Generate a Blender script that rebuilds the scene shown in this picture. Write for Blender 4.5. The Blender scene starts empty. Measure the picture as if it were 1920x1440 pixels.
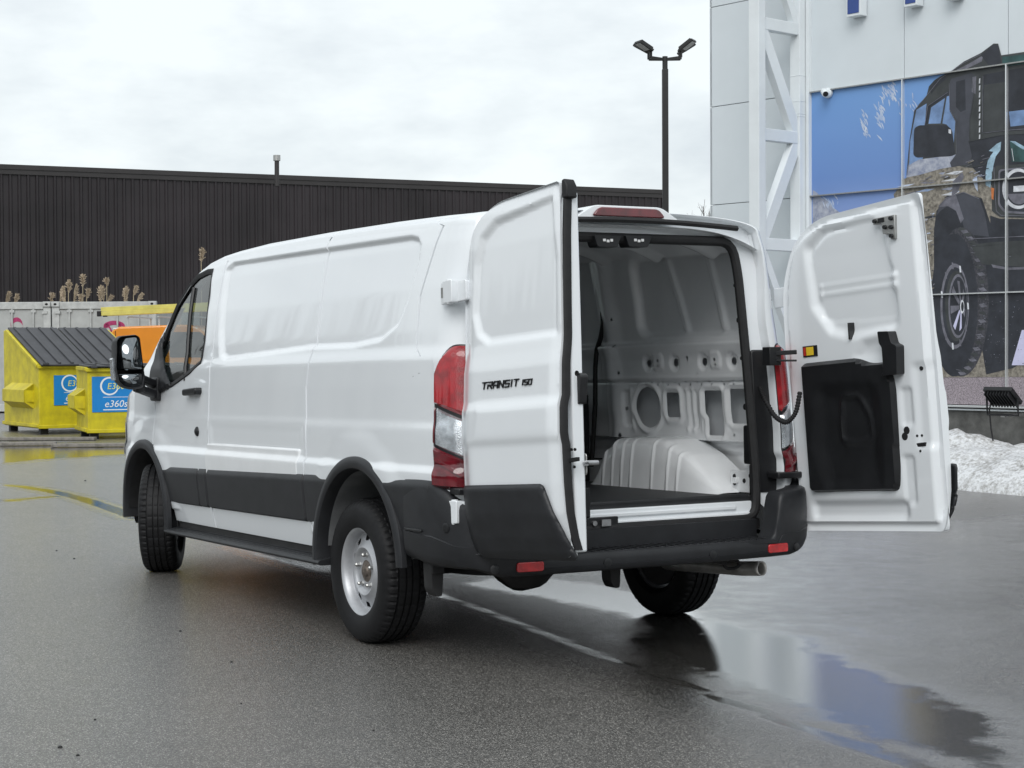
import bpy, math, random
import numpy as np
from mathutils import Vector, Matrix
scn = bpy.context.scene
COL = scn.collection
rng = np.random.default_rng(7)
random.seed(7)

# ------------------------------------------------------------------ camera
F_PX = 3288.3
CPOS = np.array([-7.765, 4.561, 1.425]); YAW, PIT, ROL = -.5210, -.0196, -.0051
_fw = np.array([math.cos(YAW)*math.cos(PIT), math.sin(YAW)*math.cos(PIT), math.sin(PIT)])
_r = np.array([math.sin(YAW), -math.cos(YAW), 0.]); _u = np.cross(_r, _fw)
_R = _r*math.cos(ROL)+_u*math.sin(ROL); _U = -_r*math.sin(ROL)+_u*math.cos(ROL)
cam = bpy.data.cameras.new('camera'); camo = bpy.data.objects.new('camera', cam); COL.objects.link(camo)
cam.sensor_width = 36; cam.lens = F_PX/1920*36; cam.clip_end = 2000; cam.clip_start = .1
camo.matrix_world = Matrix(((_R[0], _U[0], -_fw[0], CPOS[0]), (_R[1], _U[1], -_fw[1], CPOS[1]), (_R[2], _U[2], -_fw[2], CPOS[2]), (0, 0, 0, 1)))
scn.camera = camo
scn.render.resolution_x, scn.render.resolution_y = 1024, 768
vs = scn.view_settings; vs.view_transform = 'Standard'; vs.look = 'None'; vs.gamma = 1; vs.exposure = 0.36

# ------------------------------------------------------------------ overcast sky and soft sun
SUN_AZ, SUN_EL = math.radians(142), math.radians(42)     # azimuth from +x towards +y
wd = bpy.data.worlds.new('World'); scn.world = wd; wd.use_nodes = True
nt = wd.node_tree; N = nt.nodes; L = nt.links; N.clear()
def nn(t, tree=None, **kw):
    n = (tree or nt).nodes.new(t)
    for k, v in kw.items(): setattr(n, k, v)
    return n
out = nn('ShaderNodeOutputWorld'); bg = nn('ShaderNodeBackground'); bg.inputs[1].default_value = .1
sky = nn('ShaderNodeTexSky', sky_type='NISHITA', sun_disc=False, sun_elevation=SUN_EL, sun_rotation=math.pi/2-SUN_AZ)
tc = nn('ShaderNodeTexCoord'); mp = nn('ShaderNodeMapping'); mp.inputs['Scale'].default_value = (1, 1, 2.6)
n1 = nn('ShaderNodeTexNoise'); n1.inputs['Scale'].default_value = 4.4; n1.inputs['Detail'].default_value = 6; n1.inputs['Roughness'].default_value = .55
cr = nn('ShaderNodeValToRGB'); cr.color_ramp.elements[0].position = .34; cr.color_ramp.elements[1].position = .56
cr.color_ramp.elements[0].color = (.545, .59, .625, 1); cr.color_ramp.elements[1].color = (.765, .81, .82, 1)
sc = nn('ShaderNodeVectorMath', operation='SCALE'); sc.inputs['Scale'].default_value = 10
mx = nn('ShaderNodeMix', data_type='RGBA'); mx.inputs['Factor'].default_value = .92
L.new(tc.outputs['Generated'], mp.inputs['Vector']); L.new(mp.outputs[0], n1.inputs['Vector']); L.new(n1.outputs[0], cr.inputs[0])
L.new(cr.outputs[0], sc.inputs[0]); L.new(sky.outputs[0], mx.inputs['A']); L.new(sc.outputs[0], mx.inputs['B'])
L.new(mx.outputs['Result'], bg.inputs[0]); L.new(bg.outputs[0], out.inputs[0])
sun = bpy.data.lights.new('sun', 'SUN'); suno = bpy.data.objects.new('sun', sun); COL.objects.link(suno)
sun.energy = 1.4; sun.angle = math.radians(40); sun.color = (1, .985, .965)
sd = Vector((math.cos(SUN_AZ)*math.cos(SUN_EL), math.sin(SUN_AZ)*math.cos(SUN_EL), math.sin(SUN_EL)))
suno.rotation_euler = sd.to_track_quat('Z', 'Y').to_euler()

# ------------------------------------------------------------------ pixel -> place helpers (photo pixels at 1920x1440)
def ray(px, py): return _fw+_R*(px-960)/F_PX-_U*(py-720)/F_PX
def on(px, py, ax, val):
    d = ray(px, py); return CPOS+d*((val-CPOS[ax])/d[ax])
def onpl(px, py, p0, n):
    d = ray(px, py); return CPOS+d*(np.dot(np.asarray(p0)-CPOS, n)/np.dot(d, n))
def at(px, py, dist): return CPOS+ray(px, py)*dist
RAKE = .02
def W2B(q):
    q = np.asarray(q, float); c, s = math.cos(RAKE), math.sin(RAKE)
    return np.stack([q[..., 0]*c-q[..., 2]*s, q[..., 1], q[..., 0]*s+q[..., 2]*c], -1)
def bon(px, py, ax, val): return W2B(on(px, py, ax, val))

# ------------------------------------------------------------------ mesh helpers
def mesh_from(name, V, Fs, mats, midx=None, smooth=True, angle=40):
    me = bpy.data.meshes.new(name)
    V = np.asarray(V, np.float32).reshape(-1, 3)
    if isinstance(Fs, np.ndarray):
        k = Fs.shape[1]; n = len(Fs); loops = Fs.ravel().astype(np.int32); starts = np.arange(0, n*k, k, dtype=np.int32); tot = np.full(n, k, np.int32)
    else:
        tot = np.array([len(f) for f in Fs], np.int32); n = len(Fs)
        loops = np.array([i for f in Fs for i in f], np.int32); starts = np.concatenate([[0], np.cumsum(tot)[:-1]]).astype(np.int32) if n else np.zeros(0, np.int32)
    me.vertices.add(len(V)); me.vertices.foreach_set('co', V.ravel())
    me.loops.add(len(loops)); me.loops.foreach_set('vertex_index', loops)
    me.polygons.add(n); me.polygons.foreach_set('loop_start', starts); me.polygons.foreach_set('loop_total', tot)
    if midx is not None: me.polygons.foreach_set('material_index', np.asarray(midx, np.int32))
    me.polygons.foreach_set('use_smooth', np.full(n, bool(smooth)))
    me.update(calc_edges=True); me.validate()
    for m in (mats if isinstance(mats, (list, tuple)) else [mats]): me.materials.append(m)
    if smooth and angle: me.set_sharp_from_angle(angle=math.radians(angle))
    return me
def link(name, me, parent=None, label=None, cat=None, group=None, kind=None, loc=None, rot=None):
    o = bpy.data.objects.new(name, me); COL.objects.link(o)
    if parent is not None: o.parent = parent
    if label: o['label'] = label
    if cat: o['category'] = cat
    if group: o['group'] = group
    if kind: o['kind'] = kind
    if loc is not None: o.location = loc
    if rot is not None: o.rotation_euler = rot
    return o
def mk(name, V, Fs, mats, parent=None, midx=None, smooth=True, angle=40, **kw):
    return link(name, mesh_from(name, V, Fs, mats, midx, smooth, angle), parent, **kw)
def empty(name, loc=(0, 0, 0), rot=(0, 0, 0), **kw):
    o = link(name, None, loc=loc, rot=rot, **kw); o.empty_display_size = .2; return o
def bev(o, w=.004, seg=2):
    m = o.modifiers.new('bevel', 'BEVEL'); m.width = w; m.segments = seg; m.limit_method = 'ANGLE'; m.angle_limit = math.radians(35); m.use_clamp_overlap = True; return o
def solid(o, t, off=-1):
    m = o.modifiers.new('solid', 'SOLIDIFY'); m.thickness = t; m.offset = off; m.use_even_offset = False; return o
class MB:
    """collects boxes, tubes, prisms into one mesh"""
    def __init__(s): s.V = []; s.F = []; s.M = []
    def add(s, V, Fs, m=0):
        b = len(s.V); s.V += [tuple(map(float, v)) for v in V]; s.F += [tuple(int(i)+b for i in f) for f in Fs]; s.M += [m]*len(Fs); return s
    def box(s, c, size, m=0, M=None):
        x, y, z = size[0]/2, size[1]/2, size[2]/2
        V = np.array([(i*x, j*y, k*z) for i in (-1, 1) for j in (-1, 1) for k in (-1, 1)])
        if M is not None: V = V@np.asarray(M, float).T
        V = V+np.asarray(c, float)
        return s.add(V, [(0, 1, 3, 2), (4, 6, 7, 5), (0, 4, 5, 1), (2, 3, 7, 6), (0, 2, 6, 4), (1, 5, 7, 3)], m)
    def bar(s, a, b, w, h, up=(0, 0, 1), m=0):
        a = np.asarray(a, float); b = np.asarray(b, float); d = b-a; Ln = np.linalg.norm(d); d /= Ln
        up = np.asarray(up, float); x = np.cross(d, up); x /= np.linalg.norm(x); z = np.cross(x, d)
        return s.box((a+b)/2, (w, Ln, h), m, np.stack([x, d, z], 1))
    def tube(s, pts, r, n=10, m=0, cap=True):
        P = np.asarray(pts, float); k = len(P); rr = np.broadcast_to(np.asarray(r, float), (k,))
        T = np.gradient(P, axis=0); T /= np.linalg.norm(T, axis=1)[:, None]+1e-12
        ref = np.array([0, 0, 1.]) if abs(T[0][2]) < .9 else np.array([1., 0, 0])
        V = []; x = None
        for i in range(k):
            if x is None: x = np.cross(T[i], ref)
            x = x-T[i]*np.dot(x, T[i]); x /= np.linalg.norm(x); y = np.cross(T[i], x)
            for j in range(n):
                a = 2*math.pi*j/n; V.append(P[i]+rr[i]*(x*math.cos(a)+y*math.sin(a)))
        Fs = [(i*n+j, i*n+(j+1) % n, (i+1)*n+(j+1) % n, (i+1)*n+j) for i in range(k-1) for j in range(n)]
        if cap: Fs += [tuple(range(n))[::-1], tuple((k-1)*n+j for j in range(n))]
        return s.add(V, Fs, m)
    def prism(s, poly, O, ex, ey, ez, d0, d1, m=0):
        """polygon (a,b) in axes ex,ey extruded along ez from d0 to d1"""
        O, ex, ey, ez = [np.asarray(v, float) for v in (O, ex, ey, ez)]
        n = len(poly); A = [O+ex*p[0]+ey*p[1]+ez*d0 for p in poly]; B = [O+ex*p[0]+ey*p[1]+ez*d1 for p in poly]
        return s.add(A+B, [tuple(range(n))[::-1], tuple(range(n, 2*n))]+[(i, (i+1) % n, n+(i+1) % n, n+i) for i in range(n)], m)
    def rev(s, prof, O, ax, n=32, m=0, close=False):
        """revolve (r,a) profile about axis ax through O"""
        O = np.asarray(O, float); ax = np.asarray(ax, float); ax /= np.linalg.norm(ax)
        ref = np.array([0, 0, 1.]) if abs(ax[2]) < .9 else np.array([1., 0, 0]); x = np.cross(ax, ref); x /= np.linalg.norm(x); y = np.cross(ax, x)
        k = len(prof); V = [O+ax*a+r*(x*math.cos(t)+y*math.sin(t)) for r, a in prof for t in [2*math.pi*j/n for j in range(n)]]
        return s.add(V, [(i*n+j, i*n+(j+1) % n, (i+1)*n+(j+1) % n, (i+1)*n+j) for i in range(k-1) for j in range(n)], m)
    def build(s, name, mats, parent=None, smooth=True, angle=35, **kw): return mk(name, s.V, s.F, mats, parent, s.M, smooth, angle, **kw)
def grid_faces(nu, nv, flip=False, mask=None, off=0):
    i, j = np.meshgrid(np.arange(nu-1), np.arange(nv-1), indexing='ij')
    a = i*nv+j; f = np.stack([a, a+nv, a+nv+1, a+1], -1)
    if flip: f = f[..., ::-1]
    f = f.reshape(-1, 4)
    if mask is not None: f = f[mask.ravel()]
    return f+off
def grid(name, P, mats, parent=None, flip=False, mask=None, midx=None, **kw):
    nu, nv = P.shape[:2]; f = grid_faces(nu, nv, flip, mask)
    if midx is not None and mask is not None: midx = midx.ravel()[mask.ravel()]
    elif midx is not None: midx = midx.ravel()
    used, inv = np.unique(f, return_inverse=True)
    return mk(name, P.reshape(-1, 3)[used], inv.reshape(f.shape), mats, parent, midx, **kw)
def sstep(a, b, x): t = np.clip((np.asarray(x, float)-a)/(b-a), 0, 1); return t*t*(3-2*t)
def sd_poly(x, z, poly, r=0.):
    """signed distance to polygon (negative inside), shrunk then rounded by r"""
    p = np.asarray(poly, float)
    if r: c = shrink(p, r); p = c
    d = np.full(np.shape(x), 1e9); ins = np.zeros(np.shape(x), bool); n = len(p)
    for i in range(n):
        ax, az = p[i]; bx, bz = p[(i+1) % n]; ex, ez = bx-ax, bz-az
        t = np.clip(((x-ax)*ex+(z-az)*ez)/(ex*ex+ez*ez+1e-12), 0, 1)
        d = np.minimum(d, np.hypot(x-ax-t*ex, z-az-t*ez))
        c = ((az > z) != (bz > z)) & (x < (bx-ax)*(z-az)/((bz-az) if abs(bz-az) > 1e-12 else 1e-12)+ax); ins ^= c
    return np.where(ins, -d, d)-r
def shrink(p, r):
    n = len(p); area = .5*sum(p[i][0]*p[(i+1) % n][1]-p[(i+1) % n][0]*p[i][1] for i in range(n)); sg = 1 if area > 0 else -1
    q = []
    for i in range(n):
        e1 = p[i]-p[i-1]; e2 = p[(i+1) % n]-p[i]; e1 = e1/np.linalg.norm(e1); e2 = e2/np.linalg.norm(e2)
        n1 = np.array([-e1[1], e1[0]])*sg; n2 = np.array([-e2[1], e2[0]])*sg; b = n1+n2
        q.append(p[i]+b*(r/max(.3, (1+n1@n2))))
    return np.array(q)
def sd_seg(x, z, a, b):
    ex, ez = b[0]-a[0], b[1]-a[1]; t = np.clip(((x-a[0])*ex+(z-a[1])*ez)/(ex*ex+ez*ez+1e-12), 0, 1); return np.hypot(x-a[0]-t*ex, z-a[1]-t*ez)
def snap_cut(X, Z, fn, cell):
    """move grid points near the zero line of fn onto it; returns X,Z and the mask of faces to keep (fn>0)"""
    e = 1e-4; s0 = fn(X, Z); gx = (fn(X+e, Z)-fn(X-e, Z))/(2*e); gz = (fn(X, Z+e)-fn(X, Z-e))/(2*e); g2 = gx*gx+gz*gz+1e-9
    near = np.abs(s0) < cell*.75
    X2 = np.where(near, X-s0*gx/g2, X); Z2 = np.where(near, Z-s0*gz/g2, Z)
    s1 = np.where(near, 0, s0)
    m = (s1[:-1, :-1]+s1[1:, :-1]+s1[:-1, 1:]+s1[1:, 1:])/4
    xc = (X2[:-1, :-1]+X2[1:, :-1]+X2[:-1, 1:]+X2[1:, 1:])/4; zc = (Z2[:-1, :-1]+Z2[1:, :-1]+Z2[:-1, 1:]+Z2[1:, 1:])/4
    keep = np.where(np.abs(m) < 1e-9, fn(xc, zc) > 0, m > 0)
    return X2, Z2, keep
def rpoly(poly, r, n=6):
    """round a polygon's corners"""
    p = [np.asarray(q, float) for q in poly]; o = []; k = len(p)
    rs = r if isinstance(r, (list, tuple)) else [r]*k
    for i in range(k):
        a, b, c = p[i-1], p[i], p[(i+1) % k]; e1 = (a-b); e2 = (c-b); l1, l2 = np.linalg.norm(e1), np.linalg.norm(e2); rr = min(rs[i], l1*.49, l2*.49)
        if rr < 1e-5: o.append(b); continue
        s, t = b+e1/l1*rr, b+e2/l2*rr
        for j in range(n+1): w = j/n; o.append((1-w)**2*s+2*w*(1-w)*b+w*w*t)
    return o
def text_mesh(s, size, extrude, name='text'):
    cu = bpy.data.curves.new(name, 'FONT'); cu.body = s; cu.size = size; cu.extrude = extrude; cu.align_x = 'LEFT'
    o = bpy.data.objects.new(name, cu); COL.objects.link(o); dg = bpy.context.evaluated_depsgraph_get()
    me = bpy.data.meshes.new_from_object(o.evaluated_get(dg)); bpy.data.objects.remove(o); bpy.data.curves.remove(cu)
    return me

# ------------------------------------------------------------------ materials
def mat(name, col, rough=.5, metal=0., coat=0., spec=.5, noise=None, bump=None, coat_rough=.025, trans=0., ior=1.45, alpha=1., emit=None):
    """noise=(scale, amount) varies the colour, bump=(scale, strength) fine relief"""
    m = bpy.data.materials.new(name); m.use_nodes = True; t = m.node_tree; b = t.nodes['Principled BSDF']
    b.inputs['Base Color'].default_value = (*col, 1); b.inputs['Roughness'].default_value = rough; b.inputs['Metallic'].default_value = metal
    b.inputs['Coat Weight'].default_value = coat; b.inputs['Coat Roughness'].default_value = coat_rough; b.inputs['Specular IOR Level'].default_value = spec
    b.inputs['Transmission Weight'].default_value = trans; b.inputs['IOR'].default_value = ior; b.inputs['Alpha'].default_value = alpha
    tcn = nn('ShaderNodeTexCoord', t)
    if noise:
        s, a = noise[:2]; no = nn('ShaderNodeTexNoise', t); no.inputs['Scale'].default_value = s; no.inputs['Detail'].default_value = 5; no.inputs['Roughness'].default_value = .6
        ra = nn('ShaderNodeValToRGB', t); ra.color_ramp.elements[0].position = .3; ra.color_ramp.elements[1].position = .7
        c2 = noise[2] if len(noise) > 2 else tuple(min(1, c*(1+a)) for c in col); c1 = col if len(noise) > 2 else tuple(c*(1-a) for c in col)
        ra.color_ramp.elements[0].color = (*c1, 1); ra.color_ramp.elements[1].color = (*c2, 1)
        t.links.new(tcn.outputs['Object'], no.inputs['Vector']); t.links.new(no.outputs[0], ra.inputs[0]); t.links.new(ra.outputs[0], b.inputs['Base Color'])
    if bump:
        no = nn('ShaderNodeTexNoise', t); no.inputs['Scale'].default_value = bump[0]; no.inputs['Detail'].default_value = 3
        bu = nn('ShaderNodeBump', t); bu.inputs['Strength'].default_value = bump[1]; bu.inputs['Distance'].default_value = bump[2] if len(bump) > 2 else .002
        t.links.new(tcn.outputs['Object'], no.inputs['Vector']); t.links.new(no.outputs[0], bu.inputs['Height']); t.links.new(bu.outputs[0], b.inputs['Normal'])
    return m
PAINT = mat('white_paint', (.775, .805, .83), .28, coat=1, noise=(1.3, .02), bump=(2.2, .02, .01))
INNERW = mat('white_primer', (.82, .84, .855), .32, coat=.8, coat_rough=.05, noise=(4, .05), bump=(3, .05, .01))
PLASTIC = mat('black_plastic', (.0165, .0175, .020), .47, noise=(9, .25), bump=(420, .25, .001))
PLASTIC2 = mat('smooth_black_plastic', (.012, .0125, .014), .36, noise=(14, .2))
RUBBER = mat('black_rubber', (.012, .012, .013), .62, noise=(20, .3))
TYRE = mat('tyre_rubber', (.0085, .0085, .0095), .62, spec=.35, noise=(7, .45), bump=(160, .3, .001))
SILVER = mat('silver_wheel_paint', (.46, .47, .49), .45, metal=.55, noise=(12, .12), bump=(60, .05))
STEEL = mat('bare_steel', (.5, .5, .51), .3, metal=1, noise=(25, .2))
EXH = mat('exhaust_steel', (.50, .49, .47), .38, metal=.55, noise=(9, .35))
GALV = mat('zinc_plated_steel', (.42, .42, .41), .42, metal=.9, noise=(40, .15))
RUST = mat('rusty_hub', (.17, .145, .125), .55, metal=.6, noise=(60, .5))
DARKMETAL = mat('black_chassis', (.02, .02, .021), .55, noise=(8, .4), bump=(30, .3))
LINER = mat('cargo_floor_mat', (.02, .021, .023), .55, noise=(12, .2), bump=(180, .3))
SEAT = mat('dark_seat_cloth', (.03, .03, .033), .85, noise=(60, .3))
GLASS = mat('tinted_glass', (.55, .60, .60), .0, trans=1, ior=1.05, spec=.5)
def thin_glass(name, tint, refl=.06):
    m = bpy.data.materials.new(name); m.use_nodes = True; t = m.node_tree; t.nodes.clear()
    o = nn('ShaderNodeOutputMaterial', t); tr = nn('ShaderNodeBsdfTransparent', t); gl = nn('ShaderNodeBsdfGlossy', t); mi = nn('ShaderNodeMixShader', t); fr = nn('ShaderNodeFresnel', t)
    tr.inputs[0].default_value = (*tint, 1); gl.inputs['Roughness'].default_value = .01; fr.inputs[0].default_value = 1.7
    ge = nn('ShaderNodeNewGeometry', t); mxi = nn('ShaderNodeMix', t); mxi.inputs[2].default_value = 1.7; mxi.inputs[3].default_value = 1/1.7; t.links.new(ge.outputs['Backfacing'], mxi.inputs[0]); t.links.new(mxi.outputs[0], fr.inputs[0])
    t.links.new(fr.outputs[0], mi.inputs[0]); t.links.new(tr.outputs[0], mi.inputs[1]); t.links.new(gl.outputs[0], mi.inputs[2]); t.links.new(mi.outputs[0], o.inputs[0]); return m
WGLASS = thin_glass('window_glass', (.58, .64, .63))
def lens_mat(name, col, rough=.08, scale=260, strength=.5, mix=.3):
    m = mat(name, col, rough, coat=1); t = m.node_tree; b = t.nodes['Principled BSDF']; tcn = nn('ShaderNodeTexCoord', t)
    vo = nn('ShaderNodeTexVoronoi', t); vo.inputs['Scale'].default_value = scale; vo.distance = 'CHEBYCHEV'
    mi = nn('ShaderNodeMix', t, data_type='RGBA'); mi.inputs['A'].default_value = (*[c*.7 for c in col], 1); mi.inputs['B'].default_value = (*[min(1, c*1.2) for c in col], 1)
    ra = nn('ShaderNodeValToRGB', t); no = nn('ShaderNodeTexNoise', t); no.inputs['Scale'].default_value = 22
    bu = nn('ShaderNodeBump', t); bu.inputs['Strength'].default_value = strength; bu.inputs['Distance'].default_value = .002
    t.links.new(tcn.outputs['Object'], vo.inputs['Vector']); t.links.new(tcn.outputs['Object'], no.inputs['Vector']); t.links.new(no.outputs[0], ra.inputs[0])
    ra.color_ramp.elements[0].position = .35; ra.color_ramp.elements[1].position = .65
    t.links.new(ra.outputs[0], mi.inputs['Factor']); t.links.new(mi.outputs['Result'], b.inputs['Base Color'])
    t.links.new(vo.outputs['Distance'], bu.inputs['Height']); t.links.new(bu.outputs[0], b.inputs['Normal']); return m
REDLENS = lens_mat('red_lens', (.33, .004, .010))
DREDLENS = lens_mat('dark_red_lens', (.12, .006, .012), strength=.05)
CLEARLENS = lens_mat('clear_lens', (.55, .58, .61), .14, 240, .45); CLEARLENS.node_tree.nodes['Principled BSDF'].inputs['Metallic'].default_value = .75
REFLRED = lens_mat('red_reflector', (.5, .008, .012), .15, 500, .3)
MIRROR = mat('mirror_glass', (.24, .26, .275), .02, metal=1)
YELLOWTAG = mat('yellow_tag', (.75, .52, .03), .5); REDTAG = mat('red_tag', (.45, .03, .02), .5); WHITETAG = mat('white_label', (.8, .8, .8), .5)
# ================================================================== THE VAN (built in its own level frame: x forward, y left; the parent carries its nose-down rake)
VAN = empty('cargo_van', (0, 0, 0), (0, RAKE, 0), label='white cargo van with both rear doors swung open on wet asphalt', cat='van')
_pz = [.30, .40, .44, .55, .70, .80, .862, .888, 1.0, 1.05, 1.09, 1.25, 1.375, 1.425, 1.50, 1.70, 1.90, 1.98, 2.03]
_py = [.93, .955, .965, .985, 1.0, 1.008, 1.011, .994, .998, .996, .988, .981, .973, .955, .946, .915, .873, .848, .82]
_zz = np.linspace(.25, 2.1, 3701); _k = np.exp(-.5*(np.arange(-60, 61)/18.)**2); _k /= _k.sum()
_yy = np.interp(_zz, _pz, _py); _ys = np.convolve(np.pad(_yy, 60, mode='edge'), _k, 'valid')
def Y(x, z):
    x = np.asarray(x, float); z = np.asarray(z, float)
    y = np.interp(z, _zz, _ys)
    y = y-.014*np.clip((x-1.9)/1.3, 0, 2)**2-.012*np.clip((-.3-x)/.54, 0, 1)**2
    y = y-.075*np.clip((x-2.1)/1.1, 0, 1.5)**1.4*np.clip((z-1.25)/.7, 0, 1)
    t = np.clip((x-3.45)/.775, 0, .99999)
    return y*(1-t**2.7)**(1/2.7)
def lean(x, z): return .055*(np.asarray(z)-.6)*sstep(-.35, -.84, x)
def side_px(px, py):
    y = .98
    for _ in range(25):
        q = bon(px, py, 1, y); y = .5*y+.5*float(Y(q[0], q[2]))
    return q[0], q[2]
ZC = lambda x: np.interp(x, [-1.2, -.95, -.85, -.5, 0, .8, 1.6, 2.0, 2.2, 2.4, 2.6, 2.95, 3.21, 3.42, 3.55, 3.75, 3.95, 4.1, 4.18, 4.23], [2.058, 2.062, 2.064, 2.075, 2.09, 2.105, 2.11, 2.10, 2.085, 2.055, 2.0, 1.80, 1.58, 1.37, 1.30, 1.24, 1.16, 1.06, .97, .86])
ZS = lambda x: ZC(x)-np.interp(x, [-1, 2, 2.6, 3.2, 3.5, 4.2], [.09, .09, .055, .05, .07, .06])
WELL = mat('wheel_well_coating', (.16, .165, .17), .5, noise=(7, .25), bump=(20, .2))
ARCH_R = (-.07, .40); ARCH_F = (3.20, .41); RA = .50
win_px = [(399, 507), (389, 508), (372, 517), (355, 536), (333, 572), (312, 622), (301, 655), (297, 700), (301, 727), (322, 723), (355, 699), (377, 679), (384, 640), (393, 555)]
WIN = [side_px(*p) for p in win_px]
PANEL = [side_px(*p) for p in [(437, 491), (424, 505), (416, 560), (411, 620), (412, 668), (420, 677), (500, 666), (580, 655), (660, 652), (712, 640), (745, 612), (768, 560), (790, 490), (794, 458), (787, 444), (770, 441), (600, 466), (520, 478)]]
def detail(x, z):
    """inward depth of pressed features on the body side"""
    s = sd_poly(x, z, PANEL)
    d = .022*(1-sstep(-.024, .002, s))
    for c in (ARCH_R, ARCH_F):
        r = np.hypot(x-c[0], z-c[1]); d = d-.011*(1-sstep(.54, .66, r))*(z > .5)
    # pressed shoulder of the front door, scoop behind the front wheel
    d = d+.010*(1-sstep(-.05, .05, sd_poly(x, z, [(2.03, .89), (2.70, .89), (2.95, 1.0), (2.75, 1.075), (2.03, 1.04)])))
    d = d+.008*(1-sstep(-.04, .04, sd_poly(x, z, [(.62, .90), (1.97, .90), (1.97, 1.04), (.62, 1.045)])))
    return d
seams = [2.01, .565, -.70, 3.02]
def seam_shift(x, z):
    s = np.interp(z, [.4, .55, .8, 1.0, 1.25, 1.45, 2.1], [-.10, -.04, .0, -.01, .015, -.015, .03])*np.exp(-((x-.565)/.25)**2)
    s = s+np.interp(z, [1.35, 1.42, 1.66, 2.05], [-.08, .04, .055, -.10])*np.exp(-((x+.70)/.12)**2)*(z > 1.3)
    s = s+np.interp(z, [.4, .9, 1.3, 2.0], [-.03, 0, .01, .05])*np.exp(-((x-2.01)/.2)**2)
    return s
xs = list(np.arange(-.84, 3.451, .016))
for s in seams:
    xs = [x for x in xs if abs(x-s) > .022]+[s-.018, s-.009, s-.004, s+.004, s+.009, s+.018]
xs = sorted(xs); xs = [x for i, x in enumerate(xs) if i == 0 or x-xs[i-1] > 1e-4]
nose = list(3.45+.775*np.sin(np.linspace(0, math.pi/2, 44))[1:])
PHI = np.linspace(0, math.pi/2, 15)[1:]
xb = np.array(list((-.84-.17*np.sin(PHI))[::-1])+xs+nose); phi = np.array(list(PHI[::-1])+[0]*(len(xs)+len(nose)))
NC = len(xb); NS, NR = 196, 16
xq = np.maximum(xb, -.84)
v = np.linspace(0, 1, NS)
Xs = np.repeat(xb[:, None], NS, 1); zt = ZS(xb)-.006*(1-np.cos(phi)); zb = np.where(xb > 3.5, .43-.10*sstep(3.5, 3.9, xb), .43+.06*sstep(-.40, -.60, xb))
Zs_ = zb[:, None]+(zt-zb)[:, None]*v[None]
Xs = Xs+seam_shift(Xs, Zs_)*(phi[:, None] == 0)
keep = np.ones((NC-1, NS-1), bool)
for c in (ARCH_R, ARCH_F):
    Xs, Zs_, k = snap_cut(Xs, Zs_, lambda a, b, c=c: np.hypot(a-c[0], b-c[1])-RA, .016); keep &= k
Xs, Zs_, k = snap_cut(Xs, Zs_, lambda a, b: sd_poly(a, b, WIN), .016); keep &= k
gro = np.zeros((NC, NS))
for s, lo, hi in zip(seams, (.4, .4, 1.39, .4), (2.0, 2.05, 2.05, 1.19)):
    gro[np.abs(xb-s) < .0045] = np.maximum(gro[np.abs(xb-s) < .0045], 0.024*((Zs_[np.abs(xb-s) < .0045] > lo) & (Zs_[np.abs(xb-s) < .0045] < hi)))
Xq = np.maximum(Xs, -.84)
Ys_ = Y(Xq, Zs_)-detail(Xs, Zs_)*(phi[:, None] < .2)-gro-(.13-.06*sstep(1.5, 1.9, Zs_))*(1-np.cos(phi))[:, None]
Xl = Xs+lean(Xs, Zs_)
left = np.stack([Xl, Ys_, Zs_], -1)
# roof arcs
a = np.linspace(0, math.pi, 2*NR+1)[1:-1]
n_ = 2.7
ca, sa = np.sign(np.cos(a))*np.abs(np.cos(a))**(2/n_), np.sin(a)**(2/n_)
top_y = Ys_[:, -1]; hgt = (ZC(xb)-.010*(1-np.cos(phi)))-zt
# ribs pressed along the roof
ry = top_y[:, None]*ca[None]; rz = zt[:, None]+hgt[:, None]*sa[None]
rz = rz+.006*np.cos(ry*2*math.pi/.22)*sstep(.62, .5, np.abs(ry))*sstep(-.8, -.6, xb)[:, None]*sstep(2.2, 1.9, xb)[:, None]
roof = np.stack([np.repeat((xb+lean(xb, zt))[:, None], len(a), 1), ry, rz], -1)
right = left[:, ::-1]*np.array([1, -1, 1])
SH = np.concatenate([left, roof, right], 1); km = np.concatenate([keep, np.ones((NC-1, len(a)+1), bool), keep[:, ::-1]], 1)
fc = (SH[:-1, :-1]+SH[1:, :-1]+SH[:-1, 1:]+SH[1:, 1:])/4
rowi = np.arange(SH.shape[1]-1)[None].repeat(NC-1, 0)
isroof = (rowi >= NS-1) & (rowi < NS+len(a))
wsm = isroof & (fc[..., 0] > 2.55) & (fc[..., 0] < 3.38) & (np.abs(fc[..., 1]) < .80-.05*(fc[..., 0] < 2.9))
bum = ((fc[..., 0] > 3.52) & (fc[..., 2] < .66)) | ((fc[..., 0] > 4.02) & (fc[..., 2] < .90) & (np.abs(fc[..., 1]) < .62))
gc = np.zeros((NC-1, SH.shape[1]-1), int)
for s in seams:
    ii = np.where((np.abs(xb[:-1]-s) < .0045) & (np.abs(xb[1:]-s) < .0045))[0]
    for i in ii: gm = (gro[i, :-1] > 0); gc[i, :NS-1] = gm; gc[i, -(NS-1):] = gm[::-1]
body = grid('body', SH, [PAINT, RUBBER], VAN, flip=True, mask=km & ~wsm & ~bum, midx=gc, angle=50)  # seam groove faces coloured black, standing in for the shade in the panel gaps
grid('windshield', SH, WGLASS, VAN, flip=True, mask=km & wsm)
grid('front_bumper', SH, PLASTIC, VAN, flip=True, mask=km & bum)

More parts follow.
